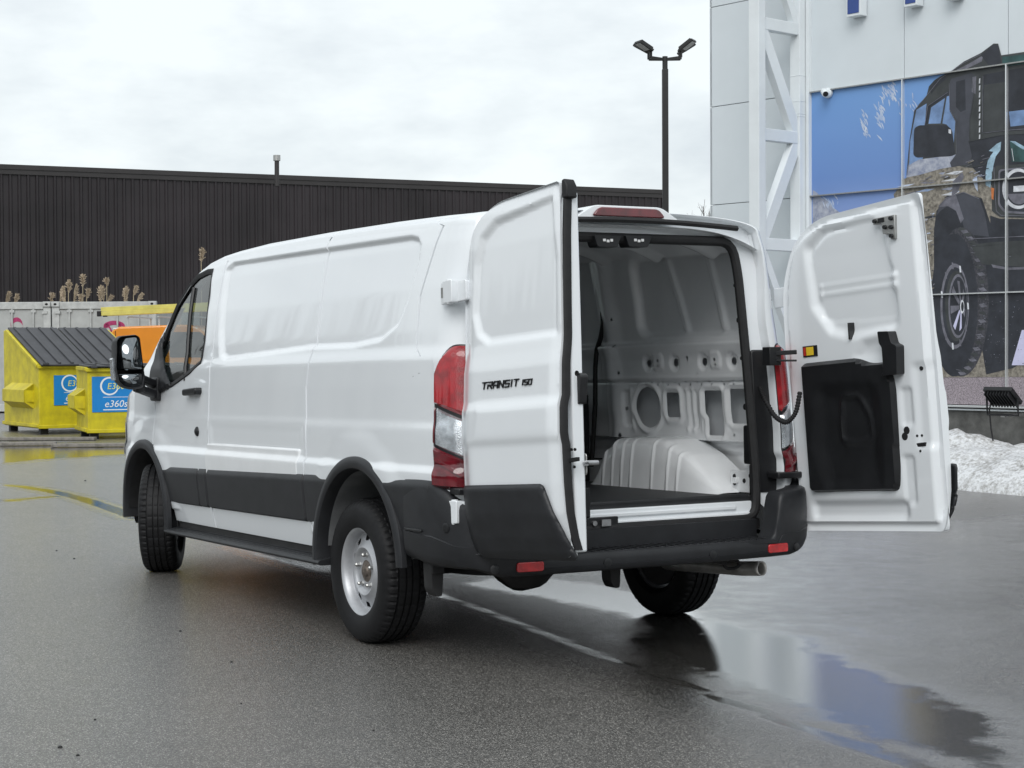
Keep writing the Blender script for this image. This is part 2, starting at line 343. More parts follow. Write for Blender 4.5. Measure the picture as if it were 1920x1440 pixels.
def side_patch(name, poly, off, m, side=1, cell=.02, parent=VAN, r=0., extra=None, thick=0., skin=True, angle=40):
    p = np.asarray(poly, float); x0, z0 = p.min(0)-cell*1.2; x1, z1 = p.max(0)+cell*1.2
    X, Z = np.meshgrid(np.arange(x0, x1+cell, cell), np.arange(z0, z1+cell, cell), indexing='ij')
    X, Z, k = snap_cut(X, Z, lambda a, b: -sd_poly(a, b, poly, r), cell)
    o = off(X, Z, sd_poly(X, Z, poly, r)) if callable(off) else off
    yy = Y(np.maximum(X, -.84), Z)-(detail(X, Z) if skin else 0)+o
    P = np.stack([X+lean(X, Z), side*yy, Z], -1)
    ob = grid(name, P, m, parent, flip=(side < 0), mask=k, angle=angle)
    if thick: solid(ob, thick, -1)
    return ob
CHAM = lambda X, Z, s: .013-.013*sstep(-.008, 0, s)
tz = lambda x: .812-.0185*(x-.5)
bz = lambda x: .556-.006*(x-.5)
for S in (1, -1):
    clads = [[(2.16, bz(2.16)), (2.90, bz(2.9)), (2.90, tz(2.9)), (2.16, tz(2.16))], [(2.02, bz(2.02)), (2.155, bz(2.15)), (2.155, tz(2.15)), (2.02, tz(2.02))], [(.565, bz(.56)), (2.002, bz(2)), (2.002, tz(2)), (.565, tz(.56))], [(.2, bz(.4)), (.557, bz(.55)), (.557, tz(.55)), (.2, tz(.4))], [(-.86, .47), (-.2, .47), (-.2, tz(-.2)), (-.86, tz(-.86))]]
    for c in clads:
        p = np.asarray(c, float); cell = .012
        X, Z = np.meshgrid(np.linspace(p[:, 0].min(), p[:, 0].max(), int((np.ptp(p[:, 0]))/cell)+2), np.linspace(0, 1, 24), indexing='ij')
        zl = np.where(c[0][0] < -.5, .47, .556-.006*(X-.5)); zh = .812-.0185*(X-.5); Z = zl+(zh-zl)*Z
        ac = ARCH_F if c[1][0] > 2.5 else ARCH_R
        X, Z, k = snap_cut(X, Z, lambda a_, b_: np.hypot(a_-ac[0], b_-ac[1])-.505, cell)
        s = np.minimum(np.minimum(zh-Z, Z-zl), np.minimum(X-p[:, 0].min(), p[:, 0].max()-X))
        o = .016*sstep(-.001, .007, s)-.016*sstep(.045, .0, zh-Z)
        grid('door_cladding' if c[0][0] > 2 else 'side_cladding', np.stack([X+lean(X, Z), S*(Y(np.maximum(X, -.84), Z)+o), Z], -1), PLASTIC, VAN, flip=S < 0, mask=k)
    # wheel arch flares
    for c, a0, a1 in ((ARCH_R, -6, 178), (ARCH_F, -2, 186)):
        A = np.radians(np.linspace(a0, a1, 90)); rad = [.514, .512, .504, .468, .456, .450, .446]; yo = [-.012, .008, .016, .020, .014, -.004, -.07]
        P = np.zeros((len(A), len(rad), 3))
        for j, (r_, o_) in enumerate(zip(rad, yo)):
            x = c[0]+r_*np.cos(A)*1.0; z = c[1]+r_*np.sin(A)
            zc_ = np.clip(c[1]+.522*np.sin(A), .62, None); P[:, j] = np.stack([x, S*((1.006+0*A if c is ARCH_R else Y(np.clip(c[0]+.50*np.cos(A), 0, 9), .80)+.004)+o_+.003*(o_ > 0)), z], -1)
        grid('wheel_arch_trim', P, PLASTIC, VAN, flip=S < 0)
        # liner of the wheel well
        A2 = np.radians(np.linspace(6, 174, 40)); yv = np.array([.965, .9, .8, .74, .70])
        P = np.zeros((40, 6, 3))
        for j in range(5): P[:, j] = np.stack([c[0]+.442*np.cos(A2), np.full(40, S*yv[j]), c[1]+.442*np.sin(A2)], -1)
        P[:, 5] = np.stack([c[0]+.05*np.cos(A2), np.full(40, S*.70), c[1]+.05*np.sin(A2)], -1)
        grid('wheel_well', P, WELL if c is ARCH_R else DARKMETAL, VAN, flip=S > 0)
    # window: rubber frame, glass, divider
    w = np.array(WIN); inn = shrink(w, .022); cen = w.mean(0)
    def ring(pa, oa): return [np.array([p[0], S*(float(Y(p[0], p[1]))+oa), p[1]]) for p in pa]
    rings = np.array([ring(shrink(w, -.012), .001), ring(shrink(w, -.006), .007), ring(w, .006), ring(inn, -.004), ring(inn, -.03)]).transpose(1, 0, 2); rings = np.concatenate([rings, rings[:1]], 0)
    grid('window_frame', rings, RUBBER, VAN, flip=S > 0)
    side_patch('side_window', inn, -.012, WGLASS, S, .03, skin=False)
    d0, d1 = side_px(362, 540), side_px(346, 714)
    mb = MB(); pts = [np.array([d0[0]+(d1[0]-d0[0])*t, 0, d0[1]+(d1[1]-d0[1])*t]) for t in np.linspace(0, 1, 8)]
    for p in pts: p[1] = S*(float(Y(p[0], p[2]))-.006)
    mb.tube(pts, .013, 8); mb.build('window_divider', PLASTIC2, VAN)
    SAIL = [side_px(*p) for p in [(311, 623), (300, 648), (290, 685), (283, 715), (279, 742), (300, 737), (322, 724), (312, 700), (307, 670), (306, 650)]]
    side_patch('mirror_sail', SAIL, CHAM, PLASTIC, S, .015, skin=False, thick=.01)
    # door handle and lock cap
    hx, hz = side_px(366, 734)
    q = rpoly([(hx-.115, hz-.018), (hx+.115, hz-.026), (hx+.115, hz+.014), (hx-.115, hz+.024)], .02)
    pr = MB().prism(q, (0, 0, 0), (1, 0, 0), (0, 0, 1), (0, S, 0), float(Y(hx, hz))-.01, float(Y(hx, hz))+.045); bev(pr.build('door_handle', PLASTIC2, VAN), .008, 3)
    kx, kz = side_px(367, 809); MB().rev([(0, .016), (.012, .016), (.026, .008), (.03, 0)], (kx, S*float(Y(kx, kz)-detail(kx, kz)), kz), (0, S, 0), 20).build('lock_cap', PLASTIC2, VAN)
    # sill edge and running board
    mb = MB(); pr_ = rpoly([(.90, .350), (1.020, .350), (1.038, .362), (1.028, .378), (.92, .392)], .01, 3)
    mb.prism([(S*p[0], p[1]) for p in pr_], (0, 0, 0), (0, 1, 0), (0, 0, 1), (1, 0, 0), .34, 2.72)
    for k in range(3): mb.box((1.53, S*(.95+.025*k), .390-.004*k), (2.34, .008, .006))
    bev(mb.build('running_board', PLASTIC, VAN, angle=30), .004)
    MB().box((1.52, S*.90, .415), (2.3, .10, .07)).build('sill_rail', DARKMETAL, VAN)

# ------------------------------------------------------------------ rear corner lamps (follow the rounded corner)
def corner_pt(f, z, off, S):
    """f: 0 at side start of corner, 1 at the rear face"""
    ph = f*math.pi/2; x = -.84-.17*np.sin(ph); y = Y(-.84, z)-.13*(1-np.cos(ph))
    nx, ny = -np.sin(ph), np.cos(ph)
    return np.stack([x+nx*off+lean(-1., z), S*(y+ny*off), z+0*x], -1)
def lamp_patch(name, f0, f1, zlo, zhi, m, S, parent=None, off=.022):
    fs = np.linspace(f0, f1, 16); vs_ = np.linspace(0, 1, 14)
    Fg, Vg = np.meshgrid(fs, vs_, indexing='ij'); Zl, Zh = zlo(Fg), zhi(Fg); Z = Zl+(Zh-Zl)*Vg
    e = np.minimum(np.minimum(Fg-f0, f1-Fg)*.25, np.minimum(1-Vg, Vg)*.2); o = off*sstep(-.004, .012, e)
    P = np.concatenate([corner_pt(Fg, Z, o, S)], 0)
    return grid(name, P, m, parent, flip=S > 0)
for S in (1, -1):
    f0, f1 = .13, .98
    top = lambda f: 1.425-.16*np.abs((f-.62)/.5)**3-.03*(f < .4)*(.4-f)
    b1 = lambda f: 1.165-.085*(f-f0)/(f1-f0); b2 = lambda f: .985-.085*(f-f0)/(f1-f0); bot = lambda f: .800+0*f-.01*f
    L_ = lamp_patch('tail_light', f0, f1, lambda f: b1(f)+.004, top, REDLENS, S, VAN)
    lamp_patch('clear_lens', f0+.06, f1, lambda f: b2(f)+.003, lambda f: b1(f)-.003, CLEARLENS, S, L_, .021)
    lamp_patch('side_strip', f0, f0+.055, lambda f: b2(f)+.003, lambda f: b1(f)-.003, DREDLENS, S, L_, .02)
    lamp_patch('lower_lens', f0, f1, bot, lambda f: b2(f)-.001, DREDLENS, S, L_, .024)
    lamp_patch('lamp_ridge', f0+.05, f1, lambda f: b2(f)-.055-.03*f, lambda f: b2(f)-.04-.03*f, DREDLENS, S, L_, .034)
    lamp_patch('lamp_gasket', f0-.02, f1+.02, lambda f: bot(f)-.006, lambda f: top(f)+.007, PLASTIC2, S, L_, .008)

# ------------------------------------------------------------------ rear frame of the cargo opening
A_ = SH[0]; zA = A_[:, 2]; selA = (zA > .57); A_ = A_[selA]
half = [(.0, .578), (.715, .578), (.73, .75), (.71, 1.28), (.68, 1.78), (.65, 1.93), (0, 1.94)]
outl = rpoly(half[1:6]+[(-p[0], p[1]) for p in half[5:0:-1]], [.07, .2, .3, .3, .13, .13, .3, .3, .2, .07], 8)
D_ = np.array(outl+[outl[0]]); _s = np.concatenate([[0], np.cumsum(np.linalg.norm(np.diff(D_, axis=0), axis=1))]); _t = np.linspace(0, _s[-1], 600)[:-1]; D_ = np.stack([np.interp(_t, _s, D_[:, i]) for i in range(2)], 1); cy, cz = 0., 1.25
angD = np.unwrap(np.arctan2(D_[:, 1]-cz, D_[:, 0]-cy)); o = np.argsort(angD); angD = angD[o]; Dr = np.hypot(D_[:, 0]-cy, D_[:, 1]-cz)[o]
def Dpt(y, z):
    t = np.arctan2(z-cz, y-cy); t = np.where(t < angD[0], t+2*math.pi, t); t = np.where(t > angD[-1], t-2*math.pi, t); r = np.interp(t, angD, Dr)
    return cy+r*np.cos(t), cz+r*np.sin(t)
Dy, Dz = Dpt(A_[:, 1], A_[:, 2]); xr = -1.01+.055*(A_[:, 2]-.6)
rr = []
for f, dx in ((0, None), (.03, .008), (.06, .055), (.45, .06), (.82, .058), (.9, .04), (.985, .04), (1.0, .05), (1.0, .075), (.9, .10), (.72, .105)):
    y = A_[:, 1]+(Dy-A_[:, 1])*f; z = A_[:, 2]+(Dz-A_[:, 2])*f
    rr.append(np.stack([A_[:, 0] if dx is None else xr+dx, y, z], -1))
grid('rear_frame', np.array(rr), PAINT, VAN, flip=False, angle=50)
sealp = [np.array([-1.01+.055*(p[1]-.6)+.05, p[0], p[1]]) for p in outl]; sealp.append(sealp[0])
SL = np.array(sealp); seg = np.concatenate([[0], np.cumsum(np.linalg.norm(np.diff(SL, axis=0), axis=1))]); tt = np.linspace(0, seg[-1], 160)
SL = np.stack([np.interp(tt, seg, SL[:, i]) for i in range(3)], 1)
mb = MB(); mb.tube(SL, .024, 10, cap=False); mb.build('door_opening_seal', RUBBER, VAN)
# header strip below the roof edge, third brake light
hd = [np.array([-1.0, y, 2.004-.022*(y/.62)**2]) for y in np.linspace(-.60, .60, 20)]
mb = MB(); mb.tube(hd, .014, 6); mb.build('header_seal', RUBBER, VAN)
q = rpoly([(-.205, 2.022), (.205, 2.022), (.165, 2.064), (-.165, 2.064)], .02, 4)
bev(MB().prism(q, (0, 0, 0), (0, 1, 0), (0, 0, 1), (1, 0, 0), -.972, -.80).build('third_brake_light', DREDLENS, VAN), .006)
bev(MB().prism(rpoly([(-.30, 2.01), (.30, 2.01), (.19, 2.074), (-.19, 2.074)], .03, 4), (0, 0, 0), (0, 1, 0), (0, 0, 1), (1, 0, 0), -.958, -.5).build('brake_light_pod', PAINT, VAN), .01, 3)

# ------------------------------------------------------------------ threshold, step bumper
mb = MB(); mb.box((-.93, 0, .628), (.05, 1.40, .072)); mb.box((-.95, 0, .596), (.04, 1.38, .03)); mb.box((-.958, -.05, .635), (.012, 1.1, .022)); bev(mb.build('sill_plate', PAINT, VAN), .006)
mb = MB(); mb.box((-.955, .18, .605), (.05, .17, .052)); bev(mb.build('floor_latch', PLASTIC2, VAN), .004)
mb = MB(); mb.box((-.985, .17, .605), (.02, .05, .03)); mb.rev([(0, .012), (.012, .012), (.014, 0)], (-.98, .23, .605), (-1, 0, 0), 12); mb.build('latch_striker', STEEL, VAN)
mb = MB(); mb.box((-.945, .30, .70), (.05, .12, .14)); bev(mb.build('sill_end_cap', PLASTIC2, VAN), .006)
mb = MB(); mb.box((-.90, -.77, .755), (.05, .05, .16)); bev(mb.build('sill_end_cap', PLASTIC2, VAN), .006)
# bumper outer skin: plan path from side, round the corner, across
pth = [(-.585, 1.014), (-.70, 1.016), (-.82, 1.012), (-.93, 1.0), (-1.03, .972), (-1.10, .925), (-1.145, .86), (-1.165, .78), (-1.178, .70), (-1.188, .60), (-1.20, .40), (-1.208, .2), (-1.21, 0)]
pth = np.array(pth+[(p[0], -p[1]) for p in pth[-2::-1]])
sg = np.concatenate([[0], np.cumsum(np.linalg.norm(np.diff(pth, axis=0), axis=1))]); st = np.linspace(0, sg[-1], 200); PX = np.interp(st, sg, pth[:, 0]); PY = np.interp(st, sg, pth[:, 1])
kk = np.exp(-.5*(np.arange(-8, 9)/3.)**2); kk /= kk.sum(); PX = np.convolve(np.pad(PX, 8, mode='edge'), kk, 'valid'); PY = np.convolve(np.pad(PY, 8, mode='reflect', reflect_type='odd'), kk, 'valid')
tx, ty = np.gradient(PX), np.gradient(PY); ln = np.hypot(tx, ty); nxo, nyo = ty/ln, -tx/ln
fl = np.sign(nxo*PX+nyo*PY); nxo, nyo = nxo*fl, nyo*fl
ay = np.abs(PY); side_amt = sstep(-.98, -.80, PX)
ztop = np.where(side_amt > .5, .835, 0)
ztop = np.interp(ay, [0, .645, .665, .70, .725, .99, 1.2], [.497, .500, .53, .69, .715, .735, .735]); ztop = ztop+(np.interp(PX, [-1.02, -.95, -.86, -.58], [0, .05, .098, .098]))*(ay > .9)
zbot = .408+.035*sstep(.8, .95, ay)+.02*sstep(-.85, -.6, PX)
rows = [(0, -.09), (.0, -.04), (.04, -.012), (.14, 0), (.35, .006), (.36, .001), (.62, .004), (.90, 0), (.97, -.006), (1., -.02), (1., -.10)]
P = np.array([np.stack([PX+nxo*o_, PY+nyo*o_, zbot+(ztop-zbot)*f_], -1) for f_, o_ in rows]).transpose(1, 0, 2)
BUMP = grid('rear_bumper', P, PLASTIC, VAN, flip=True, angle=45)
# step tread
mb = MB(); mb.box((-1.105, 0, .487), (.18, 1.32, .016))
mb.build('step_pad', PLASTIC, VAN)
for i, y in enumerate(np.linspace(-.60, .60, 31)): MB().box((-1.115, y, .4985), (.13, .014, .008)).build('tread_rib', PLASTIC, BUMP)
mb = MB(); mb.box((-1.0, 0, .535), (.03, 1.36, .09)); mb.build('step_riser', PLASTIC, VAN)
for y in (.69, -.67):
    q = rpoly([(-.064, -.021), (.064, -.021), (.064, .021), (-.064, .021)], .012, 4); yv = y
    i = np.argmin(np.hypot(PX+1.185, PY-y)); nrm = np.array([nxo[i], nyo[i], 0]); tg = np.array([-nrm[1], nrm[0], 0])
    bev(MB().prism(q, (PX[i], PY[i], .452), tg, (0, 0, 1), nrm, -.01, .009).build('bumper_reflector', REFLRED, BUMP), .003)
for y in (.85, .30, -.28, -.80):
    i = np.argmin(np.hypot(PX+(1.14 if abs(y) > .7 else 1.2), PY-y)); nrm = np.array([nxo[i], nyo[i], 0])
    MB().rev([(0, .008), (.014, .008), (.02, .006), (.021, .0)], (PX[i], PY[i], .447), nrm, 16).build('parking_sensor', PLASTIC2, BUMP)
for S in (1, -1):
    i = np.argmin(np.hypot(PX+.965, PY-S*.99)); nrm = np.array([nxo[i], nyo[i], 0]); MB().rev([(0, .008), (.016, .008), (.022, .006), (.023, .0)], (PX[i], PY[i], .625), nrm, 16).build('parking_sensor', PLASTIC2, BUMP)
    mb = MB(); mb.box((-.70, S*1.018, .60), (.17, .012, .012)); bev(mb.build('bumper_trim_line', PLASTIC2, BUMP), .003)
    # dark quarter filler behind the lamp, inside the frame
    mb = MB(); q = rpoly([(.74, .70), (.88, .70), (.87, 1.30), (.85, 1.40), (.735, 1.40)], .02, 3)
    mb.prism([(S*p[0], p[1]) for p in q], (-.965, 0, 0), (0, 1, 0), (.055, 0, 1), (1, 0, 0), -.03, .02); bev(mb.build('pillar_cover', PLASTIC2, VAN), .008)
    mb = MB()
    mb.box((-1.0, S*.88, .785), (.09, .17, .03)); bev(mb.build('pillar_bracket', PLASTIC2, VAN), .006)
# ------------------------------------------------------------------ rear doors, swung open about their leaning hinge lines
def frame(O, n, h):
    n = np.array(n, float); n /= np.linalg.norm(n); h = np.array(h, float); h -= n*(h@n); h /= np.linalg.norm(h); return np.array(O, float), h, n, np.cross(h, n)
DOORF = {1: frame((-1.0, .955, .55), (.075, -.02, 1), (-1, -.10, 0)), -1: frame((-1.0, -1.005, .55), (.075, .03, 1), (-1, -.09, 0))}
def DP(S, u, v_, w):
    O, h, n, ww = DOORF[S]; u, v_, w = [np.asarray(q, float)[..., None] for q in np.broadcast_arrays(u, v_, w)]
    return W2B(O+h*u+n*v_+ww*S*w)
def daxes(S):
    O, h, n, ww = DOORF[S]; z = np.zeros(3); f = lambda q: W2B(q); return W2B(O), f(h), f(n), f(ww*S)
UM = {1: .778, -1: .925}
def door_outline(S):
    m = UM[S]
    h_ = 0. if S > 0 else -.075
    return rpoly([(.045+h_, -.02), (m, -.02), (m-.005, .75), (m-.015, 1.515), (.30+h_*.6, 1.487), (.14+h_, 1.40), (.065+h_, 1.18), (.05+h_, .80)], [.06, .025, .3, .02, .12, .12, .2, .3], 6)
def wout(u, v_, S):
    w = np.interp(v_, [-.05, .06, .16, .28, .44, .47, .60, .635, .70, .77, .83, .88, 1.0, 1.3, 1.44, 1.52], [-.055, -.012, .012, .022, .027, .034, .030, .020, .017, .014, .004, -.002, -.004, -.012, -.022, -.045])
    w = w-.035*(1-sstep(.0, .16, u-(.04 if S > 0 else -.035)))**2-.012*sstep(UM[S]-.07, UM[S], u)
    rec = sd_poly(u, v_, [(UM[S]-.06, 1.462), (.31, 1.412), (.21, 1.35), (.17, 1.24), (.15, 1.02), (.185, .925), (.26, .882), (UM[S]-.03, .882), (UM[S]-.03, 1.2)])
    w = w-.018*(1-sstep(-.020, .004, rec))
    low = sd_poly(u, v_, [(.17, .46), (.78, .46), (.78, .62), (.20, .62)]); w = w+.006*(1-sstep(-.04, .02, low))
    return w
def fin(u, v_, S):
    """inner panel: offset towards the van (negative w)"""
    out_ = sd_poly(u, v_, door_outline(S)); w = np.full(np.shape(u), -.028)
    w = w-.034*sstep(-.022, -.045, out_)
    R1 = sd_poly(u, v_, [(.165, 1.36), (.28, 1.435), (.63, 1.437), (.70, 1.37), (.745, 1.05), (.745, .905), (.44, .885), (.30, .92), (.19, 1.06)], .05)
    w = w+.026*(1-sstep(-.045, .012, R1))
    R2 = sd_poly(u, v_, [(.25, .99), (.25, 1.33), (.30, 1.375), (.60, 1.378), (.735, 1.19), (.735, .965), (.38, .975)], .03)
    w = w+.010*(1-sstep(-.012, .004, R2))
    for zc_, hw in ((1.155, .014), (1.115, .022)):
        w = w-.016*np.exp(-((v_-zc_)/hw)**2)*sstep(.22, .26, u)*sstep(.77, .73, u)
    R3 = sd_poly(u, v_, [(.10, .03), (.72, .03), (.72, .125), (.10, .125)], .03); w = w+.022*(1-sstep(-.03, .01, R3))
    for p in ([(.715, .46), (.79, .46), (.79, .64), (.715, .64)], [(.70, .10), (.775, .10), (.775, .33), (.70, .33)]):
        w = w+.010*(1-sstep(-.016, .006, sd_poly(u, v_, p, .02)))
    R4 = sd_poly(u, v_, [(.42, .78), (.68, .76), (.66, .90), (.50, .88)], .03); w = w+.018*(1-sstep(-.05, .02, R4))
    w = w+.012*(1-sstep(-.03, .02, sd_poly(u, v_, [(UM[S]-.12, .36), (UM[S]-.02, .36), (UM[S]-.02, .74), (UM[S]-.12, .74)], .02)))
    return np.minimum(w, wout(u, v_, S)-.012)
for S in (1, -1):
    ol = np.array(door_outline(S)); cell = .011
    U_, V_ = np.meshgrid(np.arange(-.06, .95, cell), np.arange(-.04, 1.55, cell), indexing='ij')
    U_, V_, k = snap_cut(U_, V_, lambda a_, b_: -sd_poly(a_, b_, ol), cell)
    Po = DP(S, U_, V_, wout(U_, V_, S)); Pi = DP(S, U_, V_, fin(U_, V_, S))
    nu, nv = U_.shape; f1 = grid_faces(nu, nv, S > 0, k); f2 = grid_faces(nu, nv, S < 0, k, nu*nv)
    # rim joining both skins
    seg = np.concatenate([ol, ol[:1]]); ss = np.concatenate([[0], np.cumsum(np.linalg.norm(np.diff(seg, axis=0), axis=1))]); tt = np.linspace(0, ss[-1], 260); ru, rv = np.interp(tt, ss, seg[:, 0]), np.interp(tt, ss, seg[:, 1])
    wo, wi = wout(ru, rv, S), np.full(260, -.028); Pr = np.array([DP(S, ru, rv, wo+(wi-wo)*t) for t in (0, .35, .7, 1)])
    f3 = grid_faces(4, 260, S < 0, None, 2*nu*nv)
    V = np.concatenate([Po.reshape(-1, 3), Pi.reshape(-1, 3), Pr.reshape(-1, 3)]); Fa = np.concatenate([f1, f2, f3]); used, inv = np.unique(Fa, return_inverse=True)
    DOOR = mk('rear_door', V[used], inv.reshape(Fa.shape), PAINT, VAN, angle=48)
    DOOR['label'] = 'open white rear door showing its outside and model badge' if S > 0 else 'open white rear door showing its inner panel and black pocket'
    O_, eh, en, ew = daxes(S)
    def dprism(name, poly, w0, w1, m, b=.004, parent=None, r=0., n=4):
        ob = MB().prism(rpoly(poly, r, n) if r else poly, O_, eh, en, ew, w0, w1).build(name, m, parent or DOOR); 
        if b: bev(ob, b)
        return ob
    # lower black cladding
    uc = UM[S]; cl = rpoly([(.075, -.022), (uc+.02, -.022), (uc-.05, .16), (uc-.105, .275), (.075, .275)] if S > 0 else [(.075, -.012), (uc-.04, -.012), (uc+.022, .10), (uc+.022, .275), (.075, .275)], [.04, .01, .08, .01, .01], 5)
    U_, V_ = np.meshgrid(np.arange(.04, .96, .012), np.arange(-.05, .30, .012), indexing='ij'); U_, V_, k = snap_cut(U_, V_, lambda a_, b_: -sd_poly(a_, b_, cl), .012)
    s_ = sd_poly(U_, V_, cl); ww = wout(np.minimum(U_, UM[S]-.02), V_, S)+.003+.008*sstep(.0, -.006, s_)
    ob = grid('door_cladding', DP(S, U_, V_, ww), PLASTIC, DOOR, flip=S > 0, mask=k); solid(ob, .012, -1)
    # rubber seal on the closing edge (left door overlaps)
    vv = np.linspace(.01, 1.49, 60)
    if S > 0:
        Pp = np.array([DP(S, np.full(60, uc+du)-.004*(vv > 1.45), vv, np.minimum(wout(np.full(60, uc-.02), vv, S)-.004, -.004+0*vv)*0+wout(np.full(60, uc-.02), vv, S)*.85+dw) for du, dw in ((-.004, -.012), (.008, -.008), (.014, -.016), (.014, -.042), (.006, -.048), (-.004, -.048))]).transpose(1, 0, 2)
        grid('edge_seal', Pp, RUBBER, DOOR, flip=False)
        dprism('seal_end_cap', [(uc-.005, 1.44), (uc+.03, 1.44), (uc+.03, 1.49), (uc+.012, 1.52), (uc-.005, 1.515)], -.085, -.03, RUBBER, .006)
        dprism('edge_flange', [(uc-.06, .0), (uc+.006, .0), (uc+.006, 1.47), (uc-.06, 1.47)], -.108, -.05, PAINT, .008)
        dprism('release_lever', rpoly([(uc-.03, .60), (uc+.018, .60), (uc+.024, .66), (uc+.034, .715), (uc+.01, .73), (uc-.02, .70)], .01, 3), -.114, -.076, PLASTIC2, .005)
        dprism('latch_plate', [(uc-.03, .31), (uc+.012, .31), (uc+.012, .40), (uc-.03, .40)], -.113, -.1085, GALV, .002, r=.015)
        mb = MB(); a0 = DP(S, uc+.012, .36, -.10); mb.tube([a0, a0+eh*.02, a0+eh*.02-ew*.05], .011, 10); mb.build('latch_bolt', STEEL, DOOR)
    # inner fittings
    dark = rpoly([(.105, .165), (.675, .165), (.69, .25), (.70, .66), (.665, .765), (.56, .762), (.47, .797), (.108, .797), (.10, .5)], [.03, .03, .05, .05, .02, .04, .05, .02, .05], 5)
    U_, V_ = np.meshgrid(np.arange(.06, .74, .012), np.arange(.13, .83, .012), indexing='ij'); U_, V_, k = snap_cut(U_, V_, lambda a_, b_: -sd_poly(a_, b_, dark), .012)
    s_ = sd_poly(U_, V_, dark); wv = -.060-.030*sstep(0, -.012, s_)
    pk = sd_poly(U_, V_, [(.23, .17), (.60, .17), (.60, .66), (.20, .68), (.17, .4)], .06); wv = wv+.022*(1-sstep(-.07, .03, pk))
    pk2 = sd_poly(U_, V_, [(.34, .40), (.55, .40), (.53, .52), (.47, .62), (.36, .62)], .04); wv = wv-.010*np.exp(-(pk2/.012)**2)
    grid('trim_panel', DP(S, U_, V_, wv), PLASTIC2, DOOR, flip=S < 0, mask=k)
    dprism('door_pull', rpoly([(.655, .70), (.755, .70), (.765, .83), (.735, .845), (.722, .90), (.655, .905), (.66, .85), (.675, .83), (.675, .715)], .008, 3), -.115, -.06, PLASTIC2, .008)
    dprism('warning_label', [(.115, .825), (.212, .825), (.212, .878), (.115, .878)], -.0655, -.0620, PLASTIC2, 0); dprism('label_centre', [(.14, .832), (.188, .832), (.188, .872), (.14, .872)], -.0672, -.0656, YELLOWTAG, 0)
    dprism('label_edge', [(.120, .832), (.136, .832), (.136, .872), (.120, .872)], -.0672, -.0656, REDTAG, 0)
    mb = MB(); mb.prism([(.645, 1.43), (.78, 1.43), (.772, 1.32), (.745, 1.32), (.74, 1.345), (.70, 1.35), (.695, 1.40), (.645, 1.40)], O_, eh, en, ew, -.078, -.055); ob = bev(mb.build('upper_latch', GALV, DOOR), .003)
    for (a_, b_) in ((.76, 1.415), (.757, 1.375), (.755, 1.335), (.66, 1.415), (.72, 1.38)):
        MB().rev([(0, .012), (.009, .012), (.011, 0)], DP(S, a_, b_, -.078), -ew, 10).build('screw_head', PLASTIC2, ob)
    dprism('latch_slot', [(.675, 1.405), (.715, 1.405), (.715, 1.425), (.68, 1.425)], -.081, -.0785, PLASTIC2, 0)
    for poly, nm in (([(.433, .885), (.441, .885), (.441, .965), (.433, .965)], 'lock_rod'),): dprism(nm, poly, -.075, -.03, PLASTIC2, .002)
    # round and slotted openings on the closing edge: black discs stand in for the shade inside
    for c_, r_ in (((.848, .72), .011), ((.728, .415), .018), ((.742, .442), .018), ((.80, .415), .006), ((.822, .415), .006), ((.815, .345), .006)):
        wz = float(fin(np.array(c_[0]), np.array(c_[1]), S)); MB().rev([(0, .0025), (r_*.9, .0025), (r_, .001), (r_*1.02, -.004)], DP(S, c_[0], c_[1], wz), -ew, 16).build('panel_hole', RUBBER, DOOR)
    wz = float(fin(np.array(.81), np.array(.372), S)); dprism('latch_opening', [(.775, .362), (.845, .368), (.845, .384), (.775, .380)], wz-.004, wz+.01, RUBBER, .001)
    # hinges
    for vz in (.165, 1.135):
        hx_ = .055 if vz < 1 else .07
        mb = MB(); mb.prism(rpoly([(-.10, vz-.05), (hx_+.03, vz-.045), (hx_+.03, vz+.045), (-.10, vz+.05)], .01, 3), O_, eh, en, ew, -.028, -.006)
        c0 = DP(S, .0, vz-.055, .012); c1 = DP(S, .0, vz+.055, .012); mb.tube([c0, c1], .016, 12)
        mb.prism(rpoly([(-.035, vz-.05), (.035, vz-.05), (.035, vz+.05), (-.035, vz+.05)], .006, 2), O_, eh, en, ew, -.01, .028)
        bev(mb.build('door_hinge', PAINT, DOOR), .003)
        mb = MB(); mb.prism([(-.045, vz-.025), (-.03, vz-.025), (-.03, vz+.02), (-.045, vz+.02)], O_, eh, en, ew, .0, .03); mb.build('hinge_pin', GALV, DOOR)
# badge: each letter of the model name a raised black piece
O_, eh, en, ew = daxes(1)
LD = [o for o in VAN.children if o.name == 'rear_door'][0]
STROKES = {'T': [((0, 1), (1, 1)), ((.5, 1), (.5, 0))], 'R': [((0, 0), (0, .55)), ((0, 1), (1, 1)), ((1, 1), (1, .5)), ((1, .5), (0, .5)), ((.45, .5), (1, 0))], 'A': [((0, 0), (0, .8)), ((0, .8), (.2, 1)), ((.2, 1), (1, 1)), ((1, 1), (1, 0)), ((0, .42), (1, .42))],
 'N': [((0, 0), (0, 1)), ((0, 1), (1, 0)), ((1, 0), (1, 1))], 'S': [((1, 1), (0, 1)), ((0, 1), (0, .5)), ((0, .5), (1, .5)), ((1, .5), (1, 0)), ((1, 0), (0, 0))], 'I': [((.5, 0), (.5, 1))], '1': [((.5, 0), (.5, 1))], '5': [((1, 1), (0, 1)), ((0, 1), (0, .5)), ((0, .5), (1, .5)), ((1, .5), (1, 0)), ((1, 0), (0, 0))], '0': [((0, 0), (0, 1)), ((0, 1), (1, 1)), ((1, 1), (1, 0)), ((1, 0), (0, 0))]}
